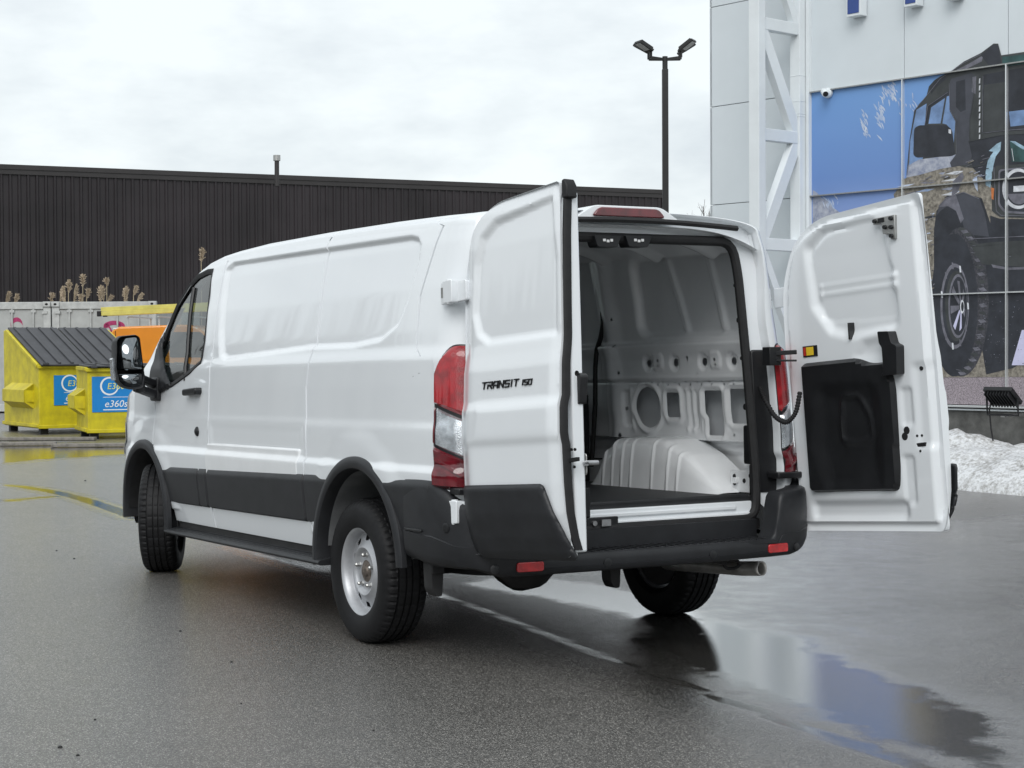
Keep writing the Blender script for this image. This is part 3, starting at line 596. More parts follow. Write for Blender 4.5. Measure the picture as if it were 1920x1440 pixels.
def badge(txt, u0, u1, v0, h):
    ws = [.35 if ch in 'I1' else 1. for ch in txt]; gap = .42; k_ = (u1-u0)/(sum(ws)+gap*(len(txt)-1)); x = u0; th = h*.19
    for ch, w_ in zip(txt, ws):
        mb = MB()
        for (a0, b0), (a1, b1) in STROKES[ch]:
            p, q = [np.array([x+k_*w_*(aa if w_ == 1 else .5), v0+h*bb]) for aa, bb in ((a0, b0), (a1, b1))]
            d = (q-p)/np.linalg.norm(q-p); n = np.array([-d[1], d[0]])*th/2; p = p-d*th/2; q = q+d*th/2
            sl = np.array([.18, 0]); lw = float(wout(np.array(x), np.array(v0+h/2), 1)); base = [p-n, q-n, q+n, p+n]; base = [np.array([r[0]+.25*(r[1]-v0), r[1]]) for r in base]
            V = [DP(1, r[0], r[1], lw+dw) for dw in (0, .006) for r in base]; mb.add(V, [(3, 2, 1, 0), (4, 5, 6, 7), (0, 1, 5, 4), (1, 2, 6, 5), (2, 3, 7, 6), (3, 0, 4, 7)])
        mb.build('badge_letter', PLASTIC2, LD, smooth=False); x += (w_+gap)*k_
badge('TRANSIT', .243, .505, .690, .027); badge('150', .535, .600, .691, .021)
# wiring hose and check strap on the right pillar
p0 = bon(1432, 745, 0, -.96); p1 = bon(1452, 782, 0, -1.03); p2 = bon(1475, 795, 0, -1.10); p3_ = bon(1493, 775, 0, -1.13); p4 = bon(1500, 735, 0, -1.12)
ct = np.array([p0+np.array([.03, 0, .05]), p0, p1, p2, p3_, p4]); tq = np.linspace(0, 5, 70); hp = np.stack([np.interp(tq, range(6), ct[:, i]) for i in range(3)], 1)
for _ in range(6): hp[2:-2] = (hp[:-4]+hp[1:-3]+hp[2:-2]+hp[3:-1]+hp[4:])/5
MB().tube(hp, .0115+.0018*np.cos(np.arange(70)*math.pi), 10).build('wiring_hose', RUBBER, VAN)
mb = MB(); mb.bar(bon(1440, 663, 0, -.99), bon(1494, 660, 0, -1.10), .008, .022); mb.bar(bon(1440, 676, 0, -.99), bon(1494, 676, 0, -1.10), .008, .010); mb.box(bon(1447, 668, 0, -.995), (.06, .07, .09)); bev(mb.build('check_strap', PLASTIC2, VAN), .003)

# ------------------------------------------------------------------ cargo area
MB().box((.55, 0, .672), (2.96, 1.62, .025)).build('cargo_floor', LINER, VAN)
mb = MB(); mb.box((-.915, 0, .682), (.03, 1.40, .03)); bev(mb.build('floor_edge', LINER, VAN), .006)
def wall_in(x, z):
    """inward offset of the inner wall from the outer skin"""
    o = .085+.0*x
    up = sd_poly(x, z, [(.25, 1.49), (.23, 1.93), (-.73, 1.93), (-.76, 1.52), (-.70, 1.48)], .08); o = o-.045*(1-sstep(-.03, .012, up))
    for a_, b_ in (((-.085, 1.885), (-.165, 1.53)), ((-.45, 1.90), (-.50, 1.53))):
        d = sd_seg(x, z, a_, b_); o = o+.026*np.exp(-(d/.022)**2)-.012*np.exp(-(d/.008)**2)
    o = o+.035*sstep(1.47, 1.44, z)*sstep(1.24, 1.27, z)
    for xc in (.154, -.098, -.358, -.615): o = o-.012*(1-sstep(.035, .05, np.hypot(x-xc, z-1.350)))
    for xc in (.05, -.47): o = o+.008*(1-sstep(-.008, .01, sd_poly(x, z, [(xc-.045, 1.315), (xc+.045, 1.315), (xc+.045, 1.40), (xc-.045, 1.40)], .02)))
    low = sstep(1.255, 1.235, z)
    o = o+.012*low
    for p in HOLES: s = sd_poly(x, z, p, .02 if len(p) < 9 else 0); o = o+low*.014*np.exp(-((s-.022)/.014)**2)
    for xc in (-.16, -.215, .36, -.515): o = o+.012*np.exp(-((x-xc)/.014)**2)*sstep(1.22, 1.19, z)*sstep(.96, 1.0, z)
    o = o-.05*sstep(.94, .925, z)
    for zc_ in (1.262, 1.448): o = o+.006*np.exp(-((z-zc_)/.008)**2)
    for xc in (-.29, -.74): o = o+.010*np.exp(-((x-xc)/.010)**2)*sstep(1.22, 1.19, z)*sstep(.96, 1.0, z)
    o = o-.010*(1-sstep(-.008, .008, sd_poly(x, z, [(.37, 1.0), (.44, 1.0), (.44, 1.2), (.37, 1.2)], .02)))-.010*(1-sstep(-.008, .008, sd_poly(x, z, [(-.25, 1.0), (-.145, 1.0), (-.145, 1.2), (-.25, 1.2)], .02)))
    # pillars: B pillar beside the sliding door
    o = o+.03*np.exp(-((x-.50)/.07)**2)*sstep(.66, .72, z)
    o = o-.05*sstep(.62, .66, x)
    return o
el = [(.205+.115*math.cos(t), 1.108+.112*math.sin(t)) for t in np.linspace(0, 2*math.pi, 44)[:-1]]
HOLES = [el, [(-.09, 1.056), (.022, 1.056), (.022, 1.19), (-.09, 1.19)], [(-.472, .965), (-.345, .965), (-.345, 1.06), (-.325, 1.08), (-.325, 1.20), (-.472, 1.20)], [(-.685, 1.03), (-.55, 1.03), (-.55, 1.208), (-.685, 1.208)]]
small = [((.154, 1.350), .021), ((-.098, 1.350), .021), ((-.358, 1.350), .021), ((-.615, 1.350), .021)]+[((.3-.1*i, 1.232), .007) for i in range(10)]+[((.26-.105*i, 1.246), .006) for i in range(9)]+[((.045, 1.36), .009), ((.05, 1.335), .008), ((-.47, 1.36), .009), ((-.475, 1.335), .008), ((-.22, 1.375), .009), ((-.22, 1.36), .007), ((.42, 1.10), .012), ((.43, 1.30), .009), ((.47, .95), .012), ((.44, 1.45), .008), ((.46, 1.6), .008), ((-.60, .88), .012), ((-.56, .97), .008), ((.10, 1.29), .006), ((-.30, 1.29), .006)]
cell = .0085
xg = np.concatenate([np.arange(-.905, .70, cell), np.arange(.70, 2.05, .04)])
for S in (-1, 1):
    X, Z = np.meshgrid(xg, np.arange(.675, 1.975, cell), indexing='ij'); kp = np.ones((X.shape[0]-1, X.shape[1]-1), bool)
    for p in HOLES: X, Z, k = snap_cut(X, Z, lambda a_, b_: sd_poly(a_, b_, p, .012 if len(p) < 9 else 0), cell); kp &= k
    X, Z, k = snap_cut(X, Z, lambda a_, b_: np.hypot(a_-ARCH_R[0], b_-ARCH_R[1])-.455, cell); kp &= k
    for (c_, r_) in small: X, Z, k = snap_cut(X, Z, lambda a_, b_: np.hypot(a_-c_[0], b_-c_[1])-r_, min(cell, r_*1.1)); kp &= k
    P = np.stack([X, S*(Y(X, Z)-wall_in(X, Z)), Z], -1)
    grid('cargo_wall', P, INNERW, VAN, flip=S > 0, mask=kp, angle=60)
    # bare outer skin seen through the openings: dull primer lining
    # wheel housing with stamped ribs
    xs_ = np.linspace(.455, -.735, 190); H = np.interp(xs_, [-.735, -.62, -.42, -.22, -.1, .24, .36, .455], [.69, .755, .87, .945, .955, .945, .87, .69])
    for _ in range(3): H[1:-1] = (H[:-2]+H[1:-1]+H[2:])/3
    sec = [(.93, 1.0), (.78, 1.0), (.74, .993), (.715, .965), (.70, .92), (.69, .86), (.676, .5), (.66, 0)]
    P = np.zeros((190, len(sec), 3))
    for j, (yy, f_) in enumerate(sec):
        rib = .011*sum(np.exp(-((xs_-c_)/.0085)**2) for c_ in (.33, .24, .15, .06, -.14, -.28, -.37)); P[:, j] = np.stack([xs_, S*(yy-.0-rib*(1 if 2 <= j <= 6 else 0)), .684+(H-.684)*f_], -1)
    grid('wheel_house', P, INNERW, VAN, flip=S < 0, angle=60)
    mb = MB(); mb.box((-.74, S*.80, .745), (.15, .02, .11)); mb.box((-.72, S*.785, .75), (.03, .03, .03)); bev(mb.build('tie_down_plate', INNERW, VAN), .004)
    for (xx, zz_) in ((-.70, .77), (-.70, .735), (-.78, .75)): MB().rev([(0, .004), (.010, .004), (.012, 0)], (xx, S*.789, zz_), (0, -S, 0), 12).build('plug', RUBBER, VAN)
    # dark jamb cap and bump stop on the rear pillar, seen on the right
    q = rpoly([(-.055, .84), (.0, .84), (.0, 1.03), (-.055, 1.03)], .012, 3)
    mb = MB(); mb.prism([(p[0]-.88, p[1]) for p in q], (0, 0, 0), (1, 0, 0), (0, 0, 1), (0, S, 0), .71, .735); bev(mb.build('pillar_pad', PLASTIC2, VAN), .004)
    for zz_, rr_ in ((.78, .013), (.71, .013), (1.55, .01), (1.545, .01), (1.86, .012), (1.72, .010), (1.36, .009), (1.12, .016)):
        MB().rev([(0, .003), (rr_, .003), (rr_*1.05, -.004)], (-.90+.055*(zz_-.6), S*(np.interp(zz_, [.7, 1.28, 1.78, 1.9], [.735, .715, .69, .68])+.012), zz_), (0, -S, 0), 10).build('plug', RUBBER, VAN)
# ceiling lining with cross bows
xs_ = np.linspace(-.93, 2.1, 90); ys_ = np.linspace(-.78, .78, 40); Xc, Yc = np.meshgrid(xs_, ys_, indexing='ij'); Zc = ZC(Xc)-.075-.10*np.abs(Yc/.78)**4
for c_ in (-.55, -.05, .45, .95, 1.45): Zc = Zc-.03*np.exp(-((Xc-c_)/.05)**4)
grid('ceiling', np.stack([Xc, Yc, Zc], -1), INNERW, VAN, flip=True, angle=60)
for px in (1133, 1191):
    c_ = bon(px, 452, 0, -.86); mb = MB(); mb.prism(rpoly([(-.075, .025), (.075, .025), (.055, -.03), (-.055, -.03)], .01, 3), c_, (0, 1, 0), (0, 0, 1), (1, 0, 0), -.03, .05); ob = bev(mb.build('cargo_lamp', PLASTIC2, VAN), .004)
    for k_ in range(3): MB().box(c_+np.array([-.032, -.02+.02*k_, .002-.004*(k_ % 2)]), (.004, .014, .012)).build('lamp_print', WHITETAG, ob)
# sliding door on the right: seal line, inner panel, low step
sp = [bon(px, py, 1, -.845) for px, py in ((1060, 494), (1092, 488), (1110, 497), (1121, 525), (1128, 570), (1131, 605), (1126, 635), (1119, 655), (1116, 690), (1116, 760))]; sp.append(sp[-1]+np.array([.05, 0, -.35]))
sp = np.array(sp); tq = np.linspace(0, len(sp)-1, 60); sp = np.stack([np.interp(tq, range(len(sp)), sp[:, i]) for i in range(3)], 1)
MB().tube(sp, .014, 8).build('sliding_door_seal', RUBBER, VAN)
for yv_ in (-.80, .84): mb = MB(); mb.box((1.36, yv_, .93), (1.30, .05, .50)); bev(mb.build('lower_wall_liner', PLASTIC2, VAN), .01)
mb = MB(); mb.prism(rpoly([(-.78, .69), (.78, .69), (.82, 1.15), (-.82, 1.15)], .05), (2.02, 0, 0), (0, 1, 0), (0, 0, 1), (1, 0, 0), 0, .03); mb.build('cab_divider', PLASTIC2, VAN)
for S in (1, -1):
    mb = MB(); mb.prism(rpoly([(-.24, .70), (.24, .70), (.25, 1.10), (.21, 1.38), (-.21, 1.38), (-.25, 1.10)], .07), (2.20, S*.47, 0), (0, 1, 0), (-.18, 0, 1), (1, 0, 0), -.0, .13)
    mb.prism(rpoly([(-.24, -.26), (.24, -.26), (.24, .26), (-.24, .26)], .08), (2.50, S*.47, .82), (0, 1, 0), (1, 0, 0), (0, 0, 1), -.10, .06)
    mb.prism(rpoly([(-.12, 1.42), (.12, 1.42), (.11, 1.62), (-.11, 1.62)], .05), (2.19, S*.47, 0), (0, 1, 0), (-.18, 0, 1), (1, 0, 0), .02, .11); mb.tube([(2.0, S*.42, 1.36), (1.98, S*.42, 1.46)], .008); mb.tube([(2.0, S*.52, 1.36), (1.98, S*.52, 1.46)], .008)
    bev(mb.build('seat', SEAT, VAN), .025, 3)
mb = MB(); mb.prism(rpoly([(2.85, .70), (3.38, .70), (3.40, 1.30), (3.05, 1.27), (2.88, 1.15)], .06), (0, 0, 0), (1, 0, 0), (0, 0, 1), (0, 1, 0), -.86, .86); bev(mb.build('dashboard', PLASTIC2, VAN), .02)
t_ = np.linspace(0, 2*math.pi, 33); MB().tube([(2.78+.09*math.sin(q), .45+.19*math.cos(q), 1.2+.17*math.sin(q)) for q in t_], .014, 8, cap=False).build('steering_wheel', RUBBER, VAN)
MB().box((2.75, 0, .60), (1.5, 1.75, .05)).build('cab_floor', DARKMETAL, VAN)
for S in (1, -1): side_patch('door_inner_panel', [(2.08, .60), (3.0, .60), (3.05, 1.19), (2.5, 1.22), (2.2, 1.36), (2.08, 1.36)], -.06, PLASTIC2, S, .05, skin=False)

# ------------------------------------------------------------------ door mirrors
def mirror(S):
    XM = 2.80
    base = np.array([side_px(295, 715)[0], 0, side_px(295, 715)[1]]); yb = float(Y(base[0], base[2]))
    pts = lambda L_: [(bon(px, py, 0, XM)[1], bon(px, py, 0, XM)[2]) for px, py in L_]
    hs = pts([(219, 650), (219, 637), (226, 630), (256, 627), (263, 632), (268, 675), (272, 706), (268, 727), (250, 731), (233, 727), (222, 715), (218, 690)])
    hs = [np.array(p) for p in rpoly(hs, .012, 3)]; c = np.mean(hs, 0)
    R = []
    for f_, dx in ((.9, .02), (.955, -.022), (.985, -.026), (1.0, -.01), (1.0, .03), (.96, .08), (.82, .13), (.45, .165), (.02, .17)):
        R.append([(XM+dx, S*(c[0]+(p[0]-c[0])*f_), c[1]+(p[1]-c[1])*f_) for p in hs])
    R = np.array(R); R = np.concatenate([R, R[:, :1]], 1)
    ob = grid('door_mirror', R, PLASTIC, VAN, flip=S > 0)
    for L_, m, nm in (([(224, 636), (256, 632), (261, 650), (268, 692), (222, 695)], MIRROR, 'mirror_glass'), ([(222, 702), (268, 701), (268, 722), (258, 728), (238, 727), (225, 716)], MIRROR, 'blind_spot_glass')):
        q = rpoly(pts(L_), .02 if nm == 'mirror_glass' else .015, 4); V = [(XM-.012+(.24 if nm == 'mirror_glass' else .12)*(p[0]-c[0])-.10*(p[1]-c[1]), S*p[0], p[1]) for p in q]
        g = mk(nm, V, [tuple(range(len(V)))[::-1 if S > 0 else 1]], m, ob); solid(g, .004, 0)
    q = pts([(213, 672), (219, 670), (221, 712), (216, 714)]); MB().prism([(S*p[0], p[1]) for p in rpoly(q, .012, 3)], (XM, 0, 0), (0, 1, 0), (0, 0, 1), (1, 0, 0), .01, .06).build('turn_lens', CLEARLENS, ob)
    mb = MB(); e0 = np.array([XM+.06, S*(c[0]-.07), c[1]-.09]); e1 = np.array([base[0]-.03, S*(yb+.005), base[2]-.03])
    for dz in (.0, -.07): mb.bar(e0+[0, 0, dz], e1+[0, 0, dz*.9], .07, .045)
    mb.bar(e0+[0, -S*.02, .02], e0+[0, -S*.02, -.10], .06, .06, up=(1, 0, 0)); mb.box(e1+np.array([0, S*.01, -.02]), (.14, .05, .15)); bev(mb.build('mirror_arm', PLASTIC, ob), .014, 3)
for S in (1, -1): mirror(S)

# ------------------------------------------------------------------ wheels
RT = .350
tyre_prof = [(.206, .085), (.215, .104), (.235, .112), (.265, .118), (.295, .116), (.322, .109), (.337, .098), (.346, .082), (.3485, .066), (.3485, .061), (.339, .060), (.339, .051), (.349, .050), (.350, .022), (.340, .021), (.340, .012), (.350, .011), (.350, -.011), (.340, -.012), (.340, -.021), (.350, -.022), (.349, -.050), (.339, -.051), (.339, -.060), (.3485, -.061), (.3485, -.066), (.346, -.082), (.337, -.098), (.322, -.109), (.295, -.116), (.265, -.118), (.235, -.112), (.206, -.085)]
NT = 224; ang = np.linspace(0, 2*math.pi, NT+1); pr = np.array(tyre_prof); Pt = np.zeros((NT+1, len(pr), 3))
for j, (r_, a_) in enumerate(pr):
    rj = np.full(NT+1, r_); blk = (np.arange(NT+1) % 4 == 0)
    if r_ > .344 and abs(a_) > .064: rj = rj-.007*blk
    if r_ > .334 and abs(a_) > .09: rj = rj-.005*blk
    if r_ > .344 and abs(a_) < .06: rj = rj-.003*(np.arange(NT+1) % 7 == 0)
    Pt[:, j] = np.stack([rj*np.cos(ang), np.full(NT+1, a_), rj*np.sin(ang)], -1)
tyre_me = mesh_from('tyre', Pt.reshape(-1, 3), grid_faces(NT+1, len(pr), False), TYRE, angle=30)
# raised rings on the sidewall are part of the profile; steel disc with hand holes
rimp = [(.208, -.09), (.205, -.07), (.20, .03), (.203, .07), (.212, .088), (.218, .096), (.214, .100), (.205, .096), (.196, .086), (.191, .066), (.189, .056), (.187, .050), (.182, .048), (.170, .050), (.150, .057), (.134, .066), (.124, .074), (.117, .079), (.110, .077), (.098, .062), (.088, .059), (.070, .059), (.052, .060)]
NA = 160; ra_ = np.linspace(0, 2*math.pi, NA+1); rp = []
for (r0, a0), (r1, a1) in zip(rimp[:-1], rimp[1:]):
    ns = max(1, int(abs(r1-r0)/.004))
    for q in range(ns): rp.append((r0+(r1-r0)*q/ns, a0+(a1-a0)*q/ns))
rp.append(rimp[-1]); rp = np.array(rp); TH, RR = np.meshgrid(ra_, np.arange(len(rp)), indexing='ij'); Pw = np.stack([rp[RR, 0]*np.cos(TH), rp[RR, 1], rp[RR, 0]*np.sin(TH)], -1)
cth = (TH[:-1, :-1]+TH[1:, 1:])/2; crr = (rp[RR[:-1, :-1], 0]+rp[RR[1:, 1:], 0])/2; cax = rp[RR[:-1, :-1], 1]
hole = np.zeros_like(cth, bool)
for k_ in range(10):
    t0 = 2*math.pi*(k_+.5)/10; dth = (cth-t0+math.pi) % (2*math.pi)-math.pi; hole |= ((dth*.164/.0215)**2+((crr-.164)/.0145)**2 < 1) & (cax > .0) & (crr < .181)
fw_ = grid_faces(NA+1, len(rp), True, ~hole); used, inv = np.unique(fw_, return_inverse=True)
rim_me = mesh_from('wheel', Pw.reshape(-1, 3)[used], inv.reshape(fw_.shape), SILVER, angle=40)
mb = MB(); mb.rev([(0, .078), (.018, .078), (.030, .074), (.033, .066), (.054, .0605)], (0, 0, 0), (0, 1, 0), 20); hub_me = mesh_from('hub', mb.V, mb.F, RUST, angle=30)
mb = MB(); mb.rev([(0, .026), (.006, .026), (.0105, .020), (.0105, .004), (.015, .0), (.015, -.004)], (0, 0, 0), (0, 1, 0), 6); nut_me = mesh_from('lug_nut', mb.V, mb.F, GALV, angle=20)
mb = MB(); mb.rev([(0, -.02), (.10, -.02), (.185, -.03), (.19, -.08), (.0, -.085)], (0, 0, 0), (0, 1, 0), 32); drum_me = mesh_from('brake_drum', mb.V, mb.F, DARKMETAL, angle=30)
def wheel(x, S, steer=0., rear=True):
    o = link('wheel', rim_me, VAN, loc=W2B(np.array([x, S*.868, .348])), rot=(0, .3*(x > 1)-RAKE, steer+(0 if S > 0 else math.pi)))
    link('tyre', tyre_me, o); link('hub', hub_me, o); link('brake_drum', drum_me, o)
    for k_ in range(5):
        t = 2*math.pi*(k_+.25)/5; link('lug_nut', nut_me, o, loc=(.0795*math.cos(t), .061, .0795*math.sin(t)))
    return o
for x, S, st_ in ((0, 1, 0), (0, -1, 0), (3.24, 1, -math.radians(26)), (3.24, -1, -math.radians(26))): wheel(x, S, st_)

# ------------------------------------------------------------------ underside
mb = MB(); mb.box((1.3, 0, .60), (4.3, 1.26, .06)); mb.box((1.3, .45, .52), (4.0, .08, .12)); mb.box((1.3, -.45, .52), (4.0, .08, .12)); mb.box((-.5, 0, .55), (.9, 1.5, .05)); mb.build('underbody', DARKMETAL, VAN)
mb = MB(); mb.tube([(0, -.75, .35), (0, .75, .35)], .045, 12); mb.rev([(.05, -.17), (.13, -.12), (.155, 0), (.13, .12), (.05, .17)], (0, .05, .34), (1, 0, 0), 20); mb.tube([(.1, .05, .37), (2.6, .02, .48)], .04, 10); mb.build('rear_axle', DARKMETAL, VAN)
for S in (1, -1):
    mb = MB(); lp = [(x_, S*.52, .47-.13*math.cos(x_*1.1)+.05*0) for x_ in np.linspace(-.72, .75, 15)]
    for q in range(14): mb.bar(lp[q], lp[q+1], .07, .03)
    mb.tube([(-.02, S*.6, .33), (-.05, S*.56, .62)], .03, 10); mb.build('leaf_spring', DARKMETAL, VAN)
    c_ = bon(815, 1095, 0, -.72) if S > 0 else bon(1148, 1080, 0, -.78)
    mb = MB(); mb.prism(rpoly([(-.036, .13), (.034, .13), (.028, -.02), (.008, -.055), (-.024, -.055)], .012, 3), c_, (0, 1, 0), (0, 0, 1), (1, 0, 0), -.03, .05); mb.bar(c_+[0, 0, .05], c_+[0, 0, .2], .06, .08, up=(1, 0, 0)); bev(mb.build('spring_shackle', DARKMETAL, VAN), .006)
c_ = bon(985, 1092, 0, -.70); mb = MB(); mb.rev([(0, -.05), (.07, -.05), (.16, .03), (.30, .09), (.32, .12), (0, .13)], (c_[0], c_[1]-.0, c_[2]+.03), (0, 0, 1), 24); mb.build('spare_wheel_pan', DARKMETAL, VAN)
ep = [bon(px, py, 0, x_) for px, py, x_ in ((1429, 1066, -1.03), (1390, 1066, -.90), (1340, 1062, -.70), (1280, 1058, -.40), (1230, 1054, .2))]
EP = np.array(ep); tq = np.linspace(0, 4, 30); EP = np.stack([np.interp(tq, range(5), EP[:, i]) for i in range(3)], 1)
mb = MB(); mb.tube(EP, .036, 16, cap=False); ob = mb.build('exhaust_pipe', EXH, VAN); solid(ob, .004)
mb = MB(); hk = bon(1372, 1058, 0, -.98); t_ = np.linspace(0, 2*math.pi, 17); mb.tube([hk+np.array([.0, .045*math.cos(q), .022*math.sin(q)]) for q in t_], .008, 8, cap=False); mb.bar(hk+[0, .03, .01], hk+[0.05, .12, .04], .03, .03); mb.build('exhaust_hanger', RUBBER, VAN)
mb = MB(); mb.tube([(1.9, -.2, .34), (.9, -.2, .34)], .11, 14); mb.box((1.2, .62, .46), (.9, .35, .2)); mb.build('silencer', DARKMETAL, VAN)
# headlights
for S in (1, -1):
    X, Z = np.meshgrid(np.linspace(3.70, 4.06, 14), np.linspace(0, 1, 8), indexing='ij'); Zl = .80+.02*(X-3.7); Zh = 1.02-.10*(X-3.7)/.36+.04; Z = Zl+(Zh-Zl)*Z
    grid('headlight', np.stack([X, S*(Y(X, Z)+.006), Z], -1), CLEARLENS, VAN, flip=S < 0)
# ================================================================== GROUND: wet asphalt, one sheet with a water-film attribute
def gp(px, py): q = on(px, py, 2, 0.); return (q[0], q[1])
def axis_lines(lo, hi, step, far): 
    a_ = list(np.arange(lo, hi+1e-6, step)); g = step; l = [lo]; h = [a_[-1]]
    while l[-1] > -far: g *= 1.35; l.append(l[-1]-g)
    g = step
    while h[-1] < far: g *= 1.35; h.append(h[-1]+g)
    return np.array(l[:0:-1]+a_+h[1:])
GX, GY = np.meshgrid(axis_lines(-6, 24, .06, 420), axis_lines(-9, 6, .06, 420), indexing='ij')
wet = np.zeros_like(GX)
def add_poly(pl, depth, soft, amt=1.):
    global wet
    s = sd_poly(GX, GY, [gp(*p) for p in pl]); wet = np.maximum(wet, amt*np.clip(depth-s/soft, 0, 1))
def add_line(pl, w0, w1, soft, amt=1.):
    global wet
    pts = [gp(*p) for p in pl]; n = len(pts)-1; s = np.full(GX.shape, 1e9)
    for i in range(n): s = np.minimum(s, sd_seg(GX, GY, pts[i], pts[i+1])-(w0+(w1-w0)*i/n))
    wet = np.maximum(wet, amt*np.clip(.5-s/soft, 0, 1))
add_line([(730, 1085), (800, 1107), (900, 1142), (1000, 1180), (1100, 1220), (1140, 1234)], .07, .07, .16)
add_line([(1140, 1234), (1200, 1256), (1300, 1291), (1360, 1312), (1450, 1345), (1560, 1385), (1740, 1442), (1850, 1480)], .05, .08, .14, 1.)
add_poly([(850, 1092), (1000, 1078), (1150, 1098), (1290, 1130), (1345, 1165), (1350, 1215), (1330, 1225), (1150, 1150), (1000, 1120), (900, 1105)], .62, .6)
add_poly([(1330, 1150), (1440, 1175), (1560, 1190), (1640, 1240), (1740, 1275), (1960, 1350), (1960, 1500), (1760, 1445), (1560, 1385), (1330, 1290), (1180, 1240), (1110, 1190), (1250, 1180)], .62, 1.2, .96)
add_poly([(1150, 1080), (1500, 1000), (1960, 960), (1960, 1400), (1700, 1420), (1360, 1310), (1140, 1230), (900, 1140), (800, 1100)], .55, 1.5, .60)
add_poly([(-60, 826), (100, 829), (260, 835), (290, 850), (160, 858), (90, 862), (0, 872), (-60, 876)], .5, .8)
add_line([(-40, 906), (40, 912), (100, 922), (150, 934), (200, 950), (260, 972)], .13, .17, .3)
add_line([(-60, 942), (20, 938), (100, 931)], .18, .08, .3)
add_poly([(440, 1026), (560, 1040), (640, 1048), (760, 1075), (640, 1085), (560, 1062)], .7, .4)
add_poly([(100, 1010), (500, 1010), (620, 1060), (700, 1090), (400, 1030)], .4, 1.5, .35)
wet = np.maximum(wet, .18)
GZ = np.zeros_like(GX)
me = mesh_from('ground', np.stack([GX, GY, GZ], -1).reshape(-1, 3), grid_faces(*GX.shape), [], smooth=False)
at_ = me.attributes.new('film', 'FLOAT', 'POINT'); at_.data.foreach_set('value', wet.astype(np.float32).ravel())
def asphalt():
    m = bpy.data.materials.new('wet_asphalt'); m.use_nodes = True; t = m.node_tree; b = t.nodes['Principled BSDF']; K = t.links.new
    tcn = nn('ShaderNodeTexCoord', t); fa = nn('ShaderNodeAttribute', t); fa.attribute_name = 'film'
    def noise(s, d=4, r=.6):
        n = nn('ShaderNodeTexNoise', t); n.inputs['Scale'].default_value = s; n.inputs['Detail'].default_value = d; n.inputs['Roughness'].default_value = r; K(tcn.outputs['Object'], n.inputs['Vector']); return n.outputs[0]
    def math_(op, a_, b_=None, clamp=False):
        n = nn('ShaderNodeMath', t, operation=op, use_clamp=clamp)
        for i, q in enumerate((a_, b_)):
            if q is None: continue
            if isinstance(q, (int, float)): n.inputs[i].default_value = q
            else: K(q, n.inputs[i])
        return n.outputs[0]
    def ss(x, lo, hi): 
        n = nn('ShaderNodeMapRange', t, interpolation_type='SMOOTHSTEP'); K(x, n.inputs[0]); n.inputs[1].default_value = lo; n.inputs[2].default_value = hi; return n.outputs[0]
    # aggregate: stones in two sizes
    vo = nn('ShaderNodeTexVoronoi', t); vo.inputs['Scale'].default_value = 190; K(tcn.outputs['Object'], vo.inputs['Vector'])
    vo2 = nn('ShaderNodeTexVoronoi', t); vo2.inputs['Scale'].default_value = 330; K(tcn.outputs['Object'], vo2.inputs['Vector'])
    sp = nn('ShaderNodeSeparateColor', t); K(vo.outputs['Color'], sp.inputs[0])
    rc = nn('ShaderNodeValToRGB', t); e = rc.color_ramp.elements; e[0].position = 0; e[0].color = (.066, .064, .060, 1); e[1].position = 1; e[1].color = (.46, .44, .405, 1)
    for p_, c_ in ((.45, (.115, .109, .100, 1)), (.78, (.205, .197, .184, 1)), (.92, (.29, .28, .258, 1))): q = e.new(p_); q.color = c_
    K(sp.outputs[0], rc.inputs[0])
    big = noise(.55, 5, .6); mid = noise(5, 4, .6)
    w = math_('ADD', fa.outputs['Fac'], math_('ADD', math_('MULTIPLY', math_('SUBTRACT', mid, .5), .40), math_('MULTIPLY', math_('SUBTRACT', big, .5), .55)))
    wq = math_('ADD', fa.outputs['Fac'], math_('ADD', math_('MULTIPLY', math_('SUBTRACT', mid, .5), .34), math_('MULTIPLY', math_('SUBTRACT', big, .5), .25)))
    film = ss(w, .12, .62); pud = ss(wq, .56, .80)
    gap = ss(vo.outputs['Distance'], .25, .62)
    dk = nn('ShaderNodeMix', t, data_type='RGBA', blend_type='MULTIPLY'); K(rc.outputs[0], dk.inputs['A']); dk.inputs['Factor'].default_value = 1
    va = nn('ShaderNodeMapRange', t); K(math_('ADD', math_('MULTIPLY', big, .7), math_('MULTIPLY', mid, .3)), va.inputs[0]); va.inputs[1].default_value = .3; va.inputs[2].default_value = .7; va.inputs[3].default_value = 1.15; va.inputs[4].default_value = 1.85
    fm = math_('MULTIPLY', math_('SUBTRACT', 1, math_('MULTIPLY', film, .60)), va.outputs[0]); fm = math_('MULTIPLY', fm, math_('SUBTRACT', 1, math_('MULTIPLY', gap, .55)))
    cb = nn('ShaderNodeCombineColor', t); [K(fm, cb.inputs[i]) for i in range(3)]; K(cb.outputs[0], dk.inputs['B']); K(dk.outputs['Result'], b.inputs['Base Color'])
    r1 = math_('SUBTRACT', .34, math_('MULTIPLY', film, .21)); r1 = math_('ADD', r1, math_('MULTIPLY', math_('SUBTRACT', mid, .5), .12)); rr_ = math_('MULTIPLY', r1, math_('SUBTRACT', 1, math_('MULTIPLY', pud, .93)), True); K(rr_, b.inputs['Roughness'])
    ir = nn('ShaderNodeMapRange', t); K(pud, ir.inputs[0]); ir.inputs[3].default_value = 1.45; ir.inputs[4].default_value = 1.9; K(ir.outputs[0], b.inputs['IOR']); b.inputs['Specular IOR Level'].default_value = .5
    hgt_ = math_('ADD', math_('SUBTRACT', 1, vo.outputs['Distance']), math_('MULTIPLY', vo2.outputs['Distance'], -.4))
    st = math_('MULTIPLY', math_('SUBTRACT', 1, math_('MULTIPLY', film, .40)), math_('SUBTRACT', 1, math_('MULTIPLY', pud, .90)))
